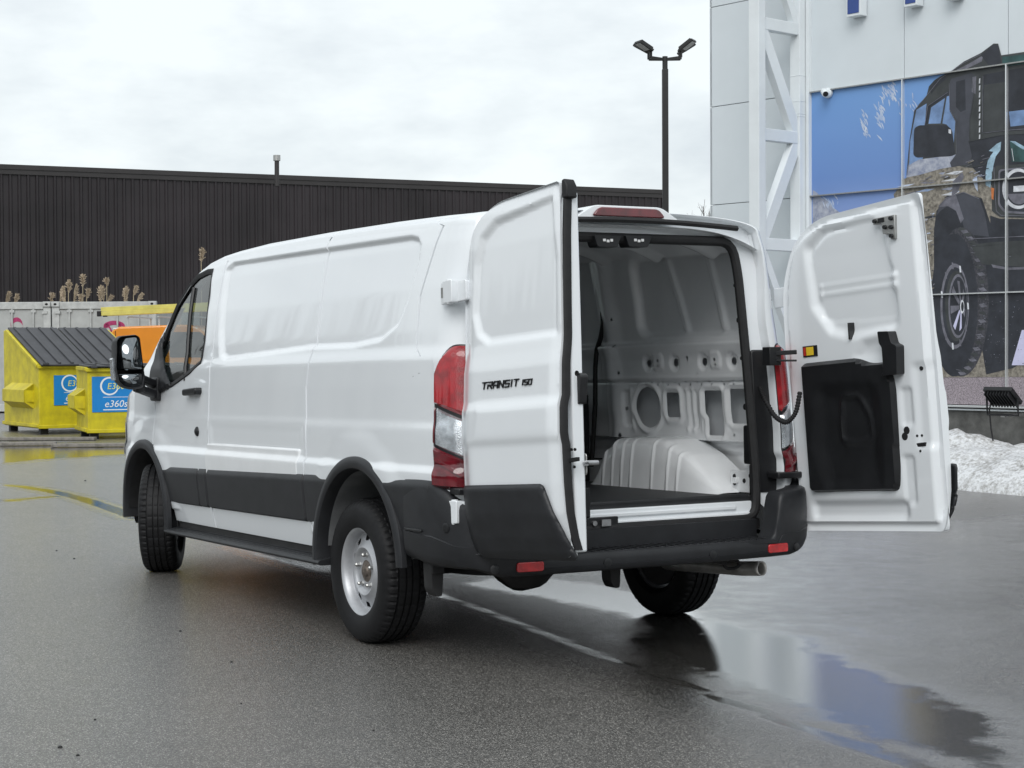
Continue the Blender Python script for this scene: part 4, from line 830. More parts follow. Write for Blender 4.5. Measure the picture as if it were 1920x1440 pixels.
    bu = nn('ShaderNodeBump', t); bu.inputs['Distance'].default_value = .0030; K(st, bu.inputs['Strength']); K(hgt_, bu.inputs['Height'])
    bu2 = nn('ShaderNodeBump', t); bu2.inputs['Distance'].default_value = .0012; bu2.inputs['Strength'].default_value = .10; K(noise(9, 2), bu2.inputs['Height']); K(bu.outputs[0], bu2.inputs['Normal']); K(bu2.outputs[0], b.inputs['Normal'])
    cw = nn('ShaderNodeMapRange', t); K(film, cw.inputs[0]); cw.inputs[3].default_value = .75; cw.inputs[4].default_value = 1; K(cw.outputs[0], b.inputs['Coat Weight']); K(math_('MULTIPLY', math_('SUBTRACT', .235, math_('MULTIPLY', film, .135)), math_('SUBTRACT', 1, math_('MULTIPLY', pud, .9))), b.inputs['Coat Roughness']); b.inputs['Coat IOR'].default_value = 1.5; bu3 = nn('ShaderNodeBump', t); bu3.inputs['Distance'].default_value = .0022; K(st, bu3.inputs['Strength']); K(hgt_, bu3.inputs['Height']); K(bu3.outputs[0], b.inputs['Coat Normal'])
    return m
ASPH = asphalt(); me.materials.append(ASPH); GROUND = link('ground', me, kind='structure')

# ================================================================== DEALERSHIP WALL with printed mural
WD = np.array([.98088, .19461, 0]); WN = np.array([-.19461, .98088, 0]); W0 = np.array([6.156, -9.360, 0]); UPZ = np.array([0, 0, 1.])
def wp(s, z, o): return W0+WD*s+UPZ*z+WN*o
def wuv(px, py, o=0.):
    q = onpl(px, py, W0+WN*o, WN)-W0; return (q@WD, q[2])
ALU = mat('white_aluminium_panel', (.66, .71, .74), .38, noise=(.7, .05), bump=(1.2, .03, .02)); CONC = mat('dark_concrete', (.105, .105, .10), .8, noise=(6, .45), bump=(14, .6, .01)); SILVERTRIM = mat('silver_trim', (.75, .77, .78), .25, metal=.6)
BACK = mat('wall_backing', (.05, .05, .055), .7, noise=(2, .2)); TRUSSM = mat('white_steel_paint', (.74, .78, .80), .42, noise=(1.5, .06), bump=(5, .04))
BLD = empty('dealership_building', wp(0, 0, 0), label='white panelled showroom building with a printed off-roader mural and steel truss column', cat='building')
def wbox(name, s0, s1, z0, z1, o0, o1, m, b=.0, parent=BLD, **kw):
    mb = MB(); mb.prism([(s0, z0), (s1, z0), (s1, z1), (s0, z1)], W0-np.array(wp(0, 0, 0))*(parent is BLD), WD, UPZ, WN, o0, o1); ob = mb.build(name, m, parent, smooth=False, **kw)
    if b: bev(ob, b)
    return ob
wbox('core_wall', -9, 4.0, .0, 8.6, -9, -.06, BACK)
wbox('base_wall', -9, 4.0, 0, .755, -.06, -.03, CONC)
wbox('base_ledge', -9, 2.42, .768, .792, -.05, .045, SILVERTRIM, .004); wbox('base_flashing', -9, 2.42, .735, .752, -.03, .005, TRUSSM)
zr = [.80, 2.012, 3.222, 4.447, 5.69, 6.92, 8.15]; sc_ = [4.03, 2.415, 1.08, -.265, -1.61, -2.955, -4.30, -5.645, -6.99]
for i in range(len(sc_)-1):
    for j in range(len(zr)-1):
        wbox('wall_panel', sc_[i+1]+.004, sc_[i]-.004, (zr[j] if i or j else .0)+.004, zr[j+1]-.004, -.04, 0, ALU, .003)
# end face of the building
for j in range(len(zr)-1):
    mb = MB(); mb.prism([(0, zr[j]+.004), (-8.9, zr[j]+.004), (-8.9, zr[j+1]-.004), (0, zr[j+1]-.004)], WD*4.03, WN, UPZ, WD, -.035, -.002); mb.build('end_panel', ALU, BLD, smooth=False)
# ---- print
def pm(name, c, n=None, r=.45): return mat(name, c, r, noise=n)
SKYP = bpy.data.materials.new('print_sky'); SKYP.use_nodes = True; t = SKYP.node_tree; b = t.nodes['Principled BSDF']; tcn = nn('ShaderNodeTexCoord', t); sx = nn('ShaderNodeSeparateXYZ', t); mr = nn('ShaderNodeMapRange', t); ra = nn('ShaderNodeValToRGB', t)
t.links.new(tcn.outputs['Object'], sx.inputs[0]); t.links.new(sx.outputs[2], mr.inputs[0]); mr.inputs[1].default_value = 2.4; mr.inputs[2].default_value = 4.45; t.links.new(mr.outputs[0], ra.inputs[0]); t.links.new(ra.outputs[0], b.inputs['Base Color'])
ra.color_ramp.elements[0].color = (.30, .36, .62, 1); ra.color_ramp.elements[1].color = (.17, .34, .66, 1); q = ra.color_ramp.elements.new(.5); q.color = (.15, .27, .57, 1); b.inputs['Roughness'].default_value = .4
PSNOW = pm('print_snow', (.62, .66, .74), (9, .3, (.30, .42, .66))); PROCK = pm('print_rock', (.10, .09, .075), (26, .5, (.36, .33, .28))); PMOUNT = pm('print_mountain', (.20, .23, .33), (16, .5, (.48, .50, .56)))
PDARK = pm('print_dark', (.030, .033, .042), (5, .35)); PDARK2 = pm('print_charcoal', (.050, .055, .057), (4, .3)); PGREY = pm('print_grey', (.15, .15, .18), (10, .35)); PLIGHT = pm('print_light', (.62, .64, .68), (14, .2)); PBLUE = pm('print_glass_blue', (.17, .27, .47), (6, .3))
PGREEN = pm('print_green', (.035, .085, .085), (6, .4)); PSKYR = pm('print_reflection', (.32, .47, .58), (9, .4)); PGRAV = pm('print_gravel', (.10, .085, .095), (95, .7, (.48, .42, .46))); PLAV = pm('print_lavender', (.55, .55, .74), (8, .1)); PTYRE = pm('print_tyre', (.022, .024, .03), (40, .6, (.085, .085, .10))); PFLARE = pm('print_flare', (.062, .066, .082), (5, .2)); PORANGE = pm('print_amber', (.5, .16, .05), (20, .3))
PM = [SKYP, PSNOW, PROCK, PMOUNT, PDARK, PDARK2, PGREY, PLIGHT, PBLUE, PGREEN, PSKYR, PGRAV, PLAV, PTYRE, PFLARE, PORANGE]
SK, SN, RO, MO, DA, D2, GR, LI, BL, GN, RE, GV, LA, TY, FL, OR = range(16)
mur = MB(); lay = [0]; veh = [False]; SM = wuv(1990, 300)[0]
def mpoly(pts, m, raw=False):
    lay[0] += 1; o = .0015+.00003*lay[0]; pp = pts if raw else [wuv(*p) for p in pts]
    a_ = sum(pp[i][0]*pp[(i+1) % len(pp)][1]-pp[(i+1) % len(pp)][0]*pp[i][1] for i in range(len(pp)))
    if a_ > 0: pp = pp[::-1]
    mur.add([WD*p[0]+UPZ*p[1]+WN*o for p in pp], [tuple(range(len(pp)))], m)
    if veh[0] and not raw: mur.add([WD*(2*SM-p[0])+UPZ*p[1]+WN*o for p in pp[::-1]], [tuple(range(len(pp)))], m)
def z2(pts): return [(1560+x/3.428, 60+y/3.428) for x, y in pts]
def z3(pts): return [(1620+x/2.88, 440+y/2.88) for x, y in pts]
def ell(cx, cy_, rx, ry, n=36, a0=0, a1=2*math.pi, tilt=0.): return [(cx+rx*math.cos(t)*math.cos(tilt)-ry*math.sin(t)*math.sin(tilt), cy_+rx*math.cos(t)*math.sin(tilt)+ry*math.sin(t)*math.cos(tilt)) for t in np.linspace(a0, a1, n+(a1-a0 < 6.2))[:n+(a1-a0 < 6.2)] if True][:n+(a1-a0 < 6.2)]
mpoly([(-6.9, .80), (2.41, .80), (2.41, 4.445), (-6.9, 4.445)], SK, True)
mpoly([(-6.9, .80), (2.41, .80), (2.41, 1.25), (-6.9, 1.25)], GV, True)
# mountains at the foot of the sky and snow wisps
mpoly([(1524, 356), (1533, 362), (1541, 372), (1552, 374), (1566, 392), (1580, 402), (1600, 408), (1640, 415), (1700, 420), (1700, 560), (1524, 560)], MO)
def wisp(cx, cy_, w, h, k):
    for _ in range(k):
        x = cx+random.gauss(0, w); y = cy_+random.gauss(0, h); l_ = random.uniform(3, 9); ww = random.uniform(.3, 1.0); a_ = random.gauss(1.15, .25)
        dx, dy = math.cos(a_)*l_, math.sin(a_)*l_; mpoly([(x-dx-ww, y-dy), (x-dx*.2-ww*1.4, y-dy*.1), (x+dx, y+dy), (x+dx*.3+ww*1.3, y), (x-dx*.6+ww, y-dy*.7)], SN)
wisp(1651, 212, 4.5, 17, 44); wisp(1672, 172, 5, 8, 30); wisp(1622, 240, 3.5, 12, 26); wisp(1690, 195, 4, 8, 10); wisp(1560, 385, 10, 8, 14); wisp(1712, 195, 4, 8, 6)
# rock face around the vehicle
mpoly([(1676, 364), (1690, 348), (1697, 335), (1715, 326), (1760, 305), (1800, 300), (1990, 290), (1990, 706), (1690, 708), (1690, 470), (1690, 425)], RO)
for _ in range(46):
    x, y = random.uniform(1690, 1790), random.uniform(318, 470)
    if y > 318+(1790-x)*.25: l_ = random.uniform(6, 22); mpoly([(x-l_, y+l_*.16), (x, y-random.uniform(1, 3)), (x+l_, y-l_*.2), (x+l_*.3, y+random.uniform(1, 4))], random.choice([MO, GR, DA, RO, SN]) if random.random() < .8 else LI)
# vehicle silhouette (its far half, outside the frame, mirrors the near one)
veh[0] = True
mpoly(z2([(480, 930), (500, 700), (530, 510), (560, 465), (610, 410), (625, 350), (660, 310), (700, 285), (770, 250), (850, 190), (960, 135), (1040, 75), (1070, 75), (1090, 150), (1240, 128), (1500, 100), (1500, 900), (1000, 880), (860, 870), (770, 850), (600, 900)]), D2)
mpoly(z2([(545, 500), (610, 460), (600, 590), (590, 800), (560, 880), (490, 910), (505, 700)]), PM.index(PBLUE))
mpoly(z2([(490, 860), (560, 820), (790, 790), (880, 760), (870, 850), (700, 880), (560, 920), (480, 935)]), MO)
mpoly(z2([(600, 600), (620, 470), (750, 380), (765, 400), (640, 480), (620, 590)]), DA)
mpoly(z2([(622, 590), (640, 485), (728, 425), (700, 588)]), BL); mpoly(z2([(712, 588), (740, 415), (755, 410), (760, 510), (795, 575), (785, 715), (772, 640), (740, 595)]), BL)
mpoly(z2([(640, 400), (630, 350), (670, 305), (720, 280), (740, 300), (680, 350)]), DA)
mpoly(z2([(770, 262), (880, 205), (975, 150), (965, 190), (840, 250)]), GR)
mpoly(z2([(770, 300), (900, 262), (925, 290), (915, 400), (890, 560), (885, 690), (905, 790), (880, 850), (770, 870), (760, 840), (805, 780), (800, 560), (757, 500), (760, 320)]), FL)
mpoly(z2([(800, 320), (858, 305), (862, 500), (830, 515), (798, 480)]), DA)
mpoly(z2([(905, 290), (930, 285), (925, 400), (900, 385)]), GR)
for k in range(9): mpoly(z2([(948, 300+45*k), (956, 298+45*k), (954, 330+45*k), (946, 332+45*k)]), LI)
mpoly(z2([(975, 275), (1500, 180), (1500, 610), (970, 650)]), DA)
mpoly(z2([(980, 340), (1120, 320), (1120, 630), (965, 645)]), D2)
mpoly(z2([(1140, 512), (1500, 470), (1500, 570), (1150, 608)]), BL)
mpoly(z2([(960, 150), (1040, 82), (1072, 85), (1095, 230), (1020, 230)]), DA)
mpoly(z2([(1095, 160), (1500, 118), (1500, 170), (1100, 225)]), GN)
mpoly(rpoly(z2([(530, 620), (560, 600), (740, 598), (775, 630), (795, 790), (760, 800), (545, 808), (525, 790)]), 5), DA); mpoly(z2([(752, 625), (768, 628), (768, 655), (752, 650)]), LI)
# bonnet, wing and reflections
mpoly(z2([(880, 700), (1100, 660), (1500, 640), (1500, 980), (1050, 1000), (990, 960), (905, 870), (900, 790)]), DA)
mpoly(z2([(1145, 700), (1180, 705), (1240, 735), (1500, 730), (1500, 830), (1160, 835)]), GN); mpoly(z2([(1145, 700), (1180, 703), (1240, 738), (1500, 735), (1500, 750), (1230, 755), (1190, 730)]), RE)
mpoly(z2([(1090, 705), (1085, 760), (1055, 800), (1040, 860), (1030, 930), (1020, 1000), (990, 985), (990, 900), (1005, 820), (1040, 770), (1010, 765), (1060, 720)]), RE)
mpoly(z2([(905, 950), (935, 925), (940, 1025), (925, 1005)]), SN); mpoly(z2([(780, 960), (840, 900), (850, 930), (810, 1030), (770, 1060)]), GR)
mpoly(z2([(1030, 900), (1060, 860), (1500, 830), (1500, 1205), (1080, 1190), (1030, 1150)]), D2); mpoly(z2([(1025, 1000), (1045, 1005), (1040, 1080), (1028, 1070)]), OR)
hl = rpoly([(1873, 318), (1990, 306), (1990, 406), (1884, 399), (1872, 385)], 6); mpoly(hl, GR); mpoly(rpoly([(1876, 321), (1990, 309), (1990, 402), (1886, 395), (1875, 382)], 6), DA)
mpoly(ell(1910, 354, 30, 38), LI); mpoly(ell(1911, 354, 25, 32), DA); mpoly([(1901, 349), (1960, 345), (1960, 356), (1901, 360)], LI); mpoly(ell(1911, 354, 22, 29, 20, .3, 2.8), GR); mpoly([(1950, 330), (1990, 327), (1990, 335), (1950, 338)], LI)
mpoly(z2([(1020, 1180), (1080, 1200), (1500, 1210), (1500, 1400), (880, 1400), (900, 1330), (1020, 1300)]), DA)
# flare, tyre and wheel
mpoly([(1752, 430), (1757, 395), (1776, 371), (1808, 362), (1842, 372), (1858, 420), (1862, 520), (1850, 560), (1800, 640), (1752, 600)], DA)
mpoly(z2([(675, 1180), (690, 1120), (740, 1065), (850, 1030), (950, 1070), (985, 1170), (1012, 1315), (860, 1300), (835, 1190), (790, 1130), (740, 1120), (700, 1150)]), FL); mpoly(z2([(690, 1125), (740, 1068), (800, 1048), (850, 1200), (830, 1230), (800, 1150), (750, 1120)]), PM.index(PGREY))
mpoly([(1840, 460), (1990, 440), (1990, 640), (1900, 690), (1850, 702), (1840, 640)], DA)
mpoly(ell(1803, 566, 52, 140, 48), TY); mpoly(ell(1790, 572, 44, 134, 48), DA)
for k in range(26):
    t_ = -1.35+2.7*k/25; x, y = 1800+50*math.cos(t_), 566+138*math.sin(t_); mpoly([(x-14, y-3), (x-4, y-5), (x+2, y+1), (x-9, y+3)], GR if k % 2 else D2)
for cx, rx, ry, m in ((1791, 27, 80, GR), (1792, 24, 73, DA), (1794, 21, 66, D2), (1797, 18, 60, GR), (1798, 16, 55, DA)): mpoly(ell(cx, 574, rx, ry, 40), m)
for k in range(7):
    t_ = k*2*math.pi/7+.3; mpoly([(1802+3*math.cos(t_+.4), 575+9*math.sin(t_+.4)), (1797+14*math.cos(t_+.16), 574+48*math.sin(t_+.16)), (1797+14*math.cos(t_-.16), 574+48*math.sin(t_-.16)), (1802+3*math.cos(t_-.4), 575+9*math.sin(t_-.4))], LA if k in (1, 2) else GR)
for k in range(11):
    t_ = k*2*math.pi/11; x, y = 1791+25*math.cos(t_), 574+76*math.sin(t_); mpoly([(x-2, y-7), (x+1, y-6), (x+2, y+6), (x-1, y+6)], LI if k % 3 == 0 else GR)
mpoly(ell(1805, 575, 4, 13, 16), LI); mpoly(ell(1805.5, 575, 2.6, 9, 16), DA)
mpoly(z3([(575, 55), (700, 40), (1100, 20), (1100, 190), (640, 160)]), D2); mpoly(z3([(690, 160), (780, 178), (1100, 165), (1100, 182), (780, 190), (700, 178)]), GR)
mpoly(z3([(855, 515), (800, 705), (1100, 705), (1100, 500)]), LA)
for _ in range(70): x, y = random.uniform(1835, 1915), random.uniform(560, 690); mpoly([(x, y), (x+1.6, y-.6), (x+1.2, y+1.1)], random.choice([GR, GR, MO]))
# fine strokes: edges, highlights and clutter of the photographed vehicle
def stroke(pts, w, m):
    for (x0, y0), (x1, y1) in zip(pts[:-1], pts[1:]):
        l_ = math.hypot(x1-x0, y1-y0); nx_, ny_ = -(y1-y0)/l_*w/2, (x1-x0)/l_*w/2; mpoly([(x0-nx_, y0-ny_), (x0+nx_, y0+ny_), (x1+nx_, y1+ny_), (x1-nx_, y1-ny_)], m)
stroke(z2([(530, 510), (610, 412), (700, 300), (850, 200), (960, 145)]), .9, GR); stroke(z2([(600, 600), (620, 475), (748, 388)]), .8, GR); stroke(z2([(505, 700), (500, 830), (485, 920)]), .8, GR)
stroke(z2([(757, 330), (762, 500), (800, 575), (803, 780)]), .7, GR); stroke(z2([(900, 275), (915, 400), (888, 560), (887, 690)]), .6, D2); stroke(z2([(975, 285), (970, 645)]), .8, GR); stroke(z2([(970, 650), (1130, 632), (1500, 605)]), 1.0, GR)
stroke(z2([(880, 705), (1090, 662), (1500, 640)]), 1.2, D2); stroke(z2([(905, 870), (985, 850), (1020, 800)]), 1.4, D2); stroke(z2([(1160, 750), (1172, 830)]), 1., LI); stroke(z2([(1045, 870), (1060, 1150), (1090, 1178), (1500, 1190)]), 1.2, GR)
stroke(z2([(690, 1120), (740, 1066), (850, 1030), (950, 1072)]), 1.2, GR); stroke(z2([(880, 1330), (1000, 1325), (1500, 1300)]), 1.4, GR); stroke(z2([(900, 1380), (1120, 1360)]), 1., D2)
for _ in range(60):
    x, y = random.uniform(1700, 1850), random.uniform(285, 345)
    if y > 345-(x-1690)*.35: l_ = random.uniform(4, 16); a_ = random.gauss(-.3, .15); stroke([(x, y), (x+l_*math.cos(a_), y+l_*math.sin(a_))], random.uniform(.6, 1.8), random.choice([RO, GR, MO, DA, GR]))
for _ in range(160):
    x, y = random.uniform(1692, 1752), random.uniform(385, 700); l_ = random.uniform(2, 7); a_ = random.uniform(-.9, .3); stroke([(x, y), (x+l_*math.cos(a_), y+l_*math.sin(a_))], random.uniform(.8, 2.4), random.choice([RO, GR, MO, DA, D2, SN]))
for k in range(40):
    t_ = random.uniform(-1.5, 1.5); r0 = random.uniform(.9, 1.0); x, y = 1800+49*r0*math.cos(t_), 566+137*r0*math.sin(t_); stroke([(x, y), (x-random.uniform(3, 9), y+random.uniform(-2, 2))], .9, random.choice([D2, GR, DA]))
for k in range(30):
    x, y = random.uniform(1850, 1960), random.uniform(470, 690); stroke([(x, y), (x+random.uniform(2, 8), y-random.uniform(0, 1.5))], random.uniform(.5, 1.2), random.choice([D2, GR, PM.index(PDARK2)]))
mob = mur.build('mural_print', PM, BLD, smooth=False)
# joint strips over the print
for j, z in enumerate(zr[1:4]): wbox('joint_strip', -6.9, 2.41, z-.007, z+.007, .0, .045, SILVERTRIM if z < 3 else GALV)
for s in sc_[2:]: wbox('joint_strip', s-.007, s+.007, .80, 4.445, .0, .046, SILVERTRIM)
wbox('corner_strip', 2.405, 2.445, .0, 8.3, .0, .06, TRUSSM, .003)
# channel letters, bottoms in view
LB = mat('letter_blue', (.012, .05, .24), .3, coat=.5, noise=(3, .1))
for px0, px1, pyb, zt_ in ((1588, 1611, 27, 6.0), (1696, 1717, 8, 6.0), (1773, 1793, -5, 6.0)):
    s0, zb_ = wuv(px0, pyb, .14); s1, _ = wuv(px1, pyb, .14)
    ob = wbox('sign_letter', s1-.012, s0+.012, zb_-.03, zt_, .015, .135, TRUSSM, .004, parent=None, label=None)
    ob['label'] = 'blue faced sign letter stroke with white sides high on the panelled wall'; ob['category'] = 'sign letter'; ob['group'] = 'blue letters of the wall sign'
    fc_ = wbox('letter_face', s1+.008, s0-.008, zb_, zt_-.02, .1352, .142, LB, 0, parent=None); fc_.parent = ob
# truss column square to the wall
TS = 2.53
def tq_(px, py): q = onpl(px, py, W0+WD*TS, WD)-W0; return (q@WN, q[2])
def tb(name, a_, b_, w, h): mb = MB(); mb.bar(W0*0+WD*TS+WN*a_[0]+UPZ*a_[1], WD*TS+WN*b_[0]+UPZ*b_[1], w, h, up=WD if abs(a_[0]-b_[0]) < .01 else UPZ); return bev(mb.build(name, TRUSSM, BLD, smooth=False), .006)
of = tq_(1420, 300)[0]
tb('truss_post', (of, 0), (of, 8.3), .12, .155); tb('truss_post', (.10, 0), (.10, 8.3), .12, .15)
zb1, zb2, zb3 = tq_(1436, 46)[1], tq_(1436, 253)[1], tq_(1436, 458)[1]
for z in (zb1, zb2, zb3): tb('truss_rail', (of-.06, z), (.16, z), .11, .14)
dz = zb1-zb2; tb('truss_rail', (of-.06, zb1+dz), (.16, zb1+dz), .10, .11)
tb('truss_diagonal', (of-.06, zb1-.08), (.16, zb2+.05), .10, .15); tb('truss_diagonal', (.16, zb2-.05), (of-.06, zb3+.06), .10, .15); tb('truss_diagonal', (of-.06, zb3-.08), (.16, zb3-dz+.05), .09, .10); tb('truss_diagonal', (.16, zb1+.06), (of-.06, zb1+dz-.06), .09, .10)
for z in (zb1-.55, zb1-.85, zb1-1.0, zb2+.25): tb('truss_band', (.10, z), (.10, z+.012), .128, .158)
# security camera
cs, cz_ = wuv(1545, 173, .1); mb = MB(); mb.rev([(0, .0), (.06, .0), (.06, .03), (.045, .04), (0, .04)], wp(cs, cz_, .012), WN, 20); SC = mb.build('security_camera', TRUSSM, None, label='small white security camera mounted above the mural sky', cat='camera')
d_ = np.array([-.75, .45, -.35]); d_ /= np.linalg.norm(d_); mb = MB(); mb.rev([(0, -.06), (.035, -.06), (.042, -.03), (.042, .07), (.03, .085), (0, .085)], wp(cs, cz_, .09), d_, 18); mb.build('camera_body', TRUSSM, SC); mb = MB(); mb.rev([(0, .094), (.028, .094), (.032, .084)], wp(cs, cz_, .09), d_, 16); mb.build('camera_lens', PLASTIC2, SC)
# floodlight at the wall foot
FO = .55; fs, fz = wuv(1880, 742, FO); c_ = wp(fs, fz, FO); tl = math.radians(38); e2 = WN*math.cos(tl)+UPZ*math.sin(tl); e3 = np.cross(WD, e2); e3 = e3 if e3[2] > 0 else -e3
mb = MB(); mb.box(c_, (.34, .25, .05), 0, np.stack([WD, e2, e3], 1)); FLD = bev(mb.build('floodlight', PLASTIC2, None, label='black finned floodlight on a bracket aimed up at the mural', cat='floodlight'), .008)
for k in range(9): mb = MB(); mb.box(c_-e3*.045+WD*(-.14+.035*k), (.008, .22, .05), 0, np.stack([WD, e2, e3], 1)); mb.build('fin', PLASTIC2, FLD)
mb = MB(); mb.tube([c_+WD*.185-e3*.02, c_+WD*.185-UPZ*.20, c_-WD*.185-UPZ*.20, c_-WD*.185-e3*.02], .012, 8); mb.build('bracket', PLASTIC2, FLD)
mb = MB(); mb.tube([c_+WD*.13-UPZ*.03, c_+WD*.16-UPZ*.15, c_+WD*.14-UPZ*.35, c_+WD*.10-UPZ*.55], .008, 8); mb.build('cable', RUBBER, FLD)
mb = MB(); mb.box(c_+e3*.028, (.30, .21, .008), 0, np.stack([WD, e2, e3], 1)); mb.build('lens', MIRROR, FLD)
mb = MB(); mb.bar(c_-UPZ*.21, c_-UPZ*.21-WN*(FO+.04), .05, .025); mb.build('wall_arm', GALV, FLD)

# ================================================================== SNOW BANK ploughed along the wall
SNOWM = bpy.data.materials.new('old_snow'); SNOWM.use_nodes = True; t = SNOWM.node_tree; b = t.nodes['Principled BSDF']; tcn = nn('ShaderNodeTexCoord', t)
def _n(s, d=5, r=.65): n = nn('ShaderNodeTexNoise', t); n.inputs['Scale'].default_value = s; n.inputs['Detail'].default_value = d; n.inputs['Roughness'].default_value = r; t.links.new(tcn.outputs['Object'], n.inputs['Vector']); return n
n1, n2 = _n(26), _n(3.2); ra = nn('ShaderNodeValToRGB', t); ra.color_ramp.elements[0].position = .36; ra.color_ramp.elements[0].color = (.26, .25, .235, 1); ra.color_ramp.elements[1].position = .55; ra.color_ramp.elements[1].color = (.72, .735, .75, 1)
ad = nn('ShaderNodeMix', t); ad.inputs['Factor'].default_value = .42; t.links.new(n1.outputs[0], ad.inputs[2]); t.links.new(n2.outputs[0], ad.inputs[3]); t.links.new(ad.outputs[0], ra.inputs[0]); t.links.new(ra.outputs[0], b.inputs['Base Color']); b.inputs['Roughness'].default_value = .6
b.inputs['Subsurface Weight'].default_value = .15; b.inputs['Subsurface Radius'].default_value = (.05, .05, .06)
bu = nn('ShaderNodeBump', t); bu.inputs['Strength'].default_value = .7; bu.inputs['Distance'].default_value = .03; n3 = _n(14); t.links.new(n3.outputs[0], bu.inputs['Height']); t.links.new(bu.outputs[0], b.inputs['Normal'])
def fbm(x, y, s, seed=0, oct_=4):
    r = np.random.default_rng(seed); o = np.zeros(np.shape(x)); a_ = 1.
    for k in range(oct_):
        for _ in range(4):
            th_ = r.uniform(0, 2*math.pi); f_ = s*2**k*r.uniform(.7, 1.3); o = o+a_*np.sin((x*math.cos(th_)+y*math.sin(th_))*f_+r.uniform(0, 6.28))/4
        a_ *= .5
    return o
sv, ov = np.meshgrid(np.linspace(-7, 2.9, 240), np.linspace(0.0, 1.0, 44), indexing='ij')
fr = 1.55+.22*fbm(sv, 0*sv, 1.3, 3)+.25*sstep(-.5, -2.5, sv); oo = .12+ov*(fr-.12)
hh_ = (.44+.08*fbm(sv, oo, 2.2, 5)+.05*fbm(sv, oo, 7, 6))*(1-ov**2.6)**.6*(.55+.45*sstep(0, .3, ov))*sstep(2.9, 2.3, sv); hh_ = np.maximum(hh_+.035*fbm(sv, oo, 15, 8)*(1-ov), 0)
grid('snow_bank', W0+WD*sv[..., None]+WN*oo[..., None]+UPZ*(hh_-.01)[..., None], SNOWM, None, label='dirty white ploughed snow bank lying along the mural wall', cat='snow bank', angle=0)

# ================================================================== DARK CORRUGATED WAREHOUSE
A0 = at(0, 308, 60.); HT = A0[2]; d_ = ray(1242, 356); B0 = CPOS+d_*((HT-CPOS[2])/d_[2]); A0 = A0[:2]; B0 = B0[:2]; dd = (B0-A0); LW = np.linalg.norm(dd); dd /= LW; A0 = A0-dd*14; LW += 14; nd = np.array([dd[1], -dd[0]]); nd = nd if nd@(CPOS[:2]-A0) > 0 else -nd
WH = empty('warehouse', (A0[0], A0[1], 0), label='long dark brown warehouse with ribbed metal siding and flat roof', cat='building')
SIDING = mat('brown_siding', (.0205, .0165, .0185), .46, noise=(.35, .4)); FASC = mat('brown_fascia', (.032, .029, .029), .4, noise=(1, .15))
D3 = np.array([dd[0], dd[1], 0]); N3 = np.array([nd[0], nd[1], 0])
pit = .30; k_ = int(LW/pit); prof = []
for i in range(k_): x = i*pit; prof += [(x, 0), (x+.17, 0), (x+.20, .045), (x+.27, .045)]
prof = np.array(prof+[(LW, 0)]); Pz = np.stack([D3*p[0]+N3*p[1] for p in prof]); grid('siding', np.stack([Pz, Pz+UPZ*(HT-.30)], 1), SIDING, WH, smooth=False)
mb = MB(); mb.prism([(0, 0), (LW, 0), (LW, -18), (0, -18)], (0, 0, 0), D3, N3, UPZ, 0, HT-.2); 
mb2 = MB(); mb2.prism([(.02, -.05), (LW-.02, -.05), (LW-.02, -18), (.02, -18)], (0, 0, 0), D3, N3, UPZ, 0, HT-.12); mb2.build('hall', SIDING, WH, smooth=False)
for z0, z1, o_ in ((HT-.33, HT-.17, .07), (HT-.165, HT, .10)): mb = MB(); mb.prism([(0, z0), (LW+.08, z0), (LW+.08, z1), (0, z1)], (0, 0, 0), D3, UPZ, N3, -.3, o_); mb.build('fascia', FASC, WH, smooth=False)
vp = at(519, 328, 63.); vt = at(519, 291, 63.); VO = np.array([A0[0], A0[1], 0]); mb = MB(); mb.tube([vp-VO-UPZ*.4, vt-VO-UPZ*.15], .085, 12); mb.build('vent_pipe', FASC, WH); mb = MB(); mb.tube([vt-VO-UPZ*.2, vt-VO], .13, 14); mb.build('vent_cap', GALV, WH)
mb = MB(); mb.prism([(LW-.03, 0), (LW+.05, 0), (LW+.05, HT-.3), (LW-.03, HT-.3)], (0, 0, 0), D3, UPZ, N3, -.1, .06); mb.build('corner_trim', FASC, WH, smooth=False)

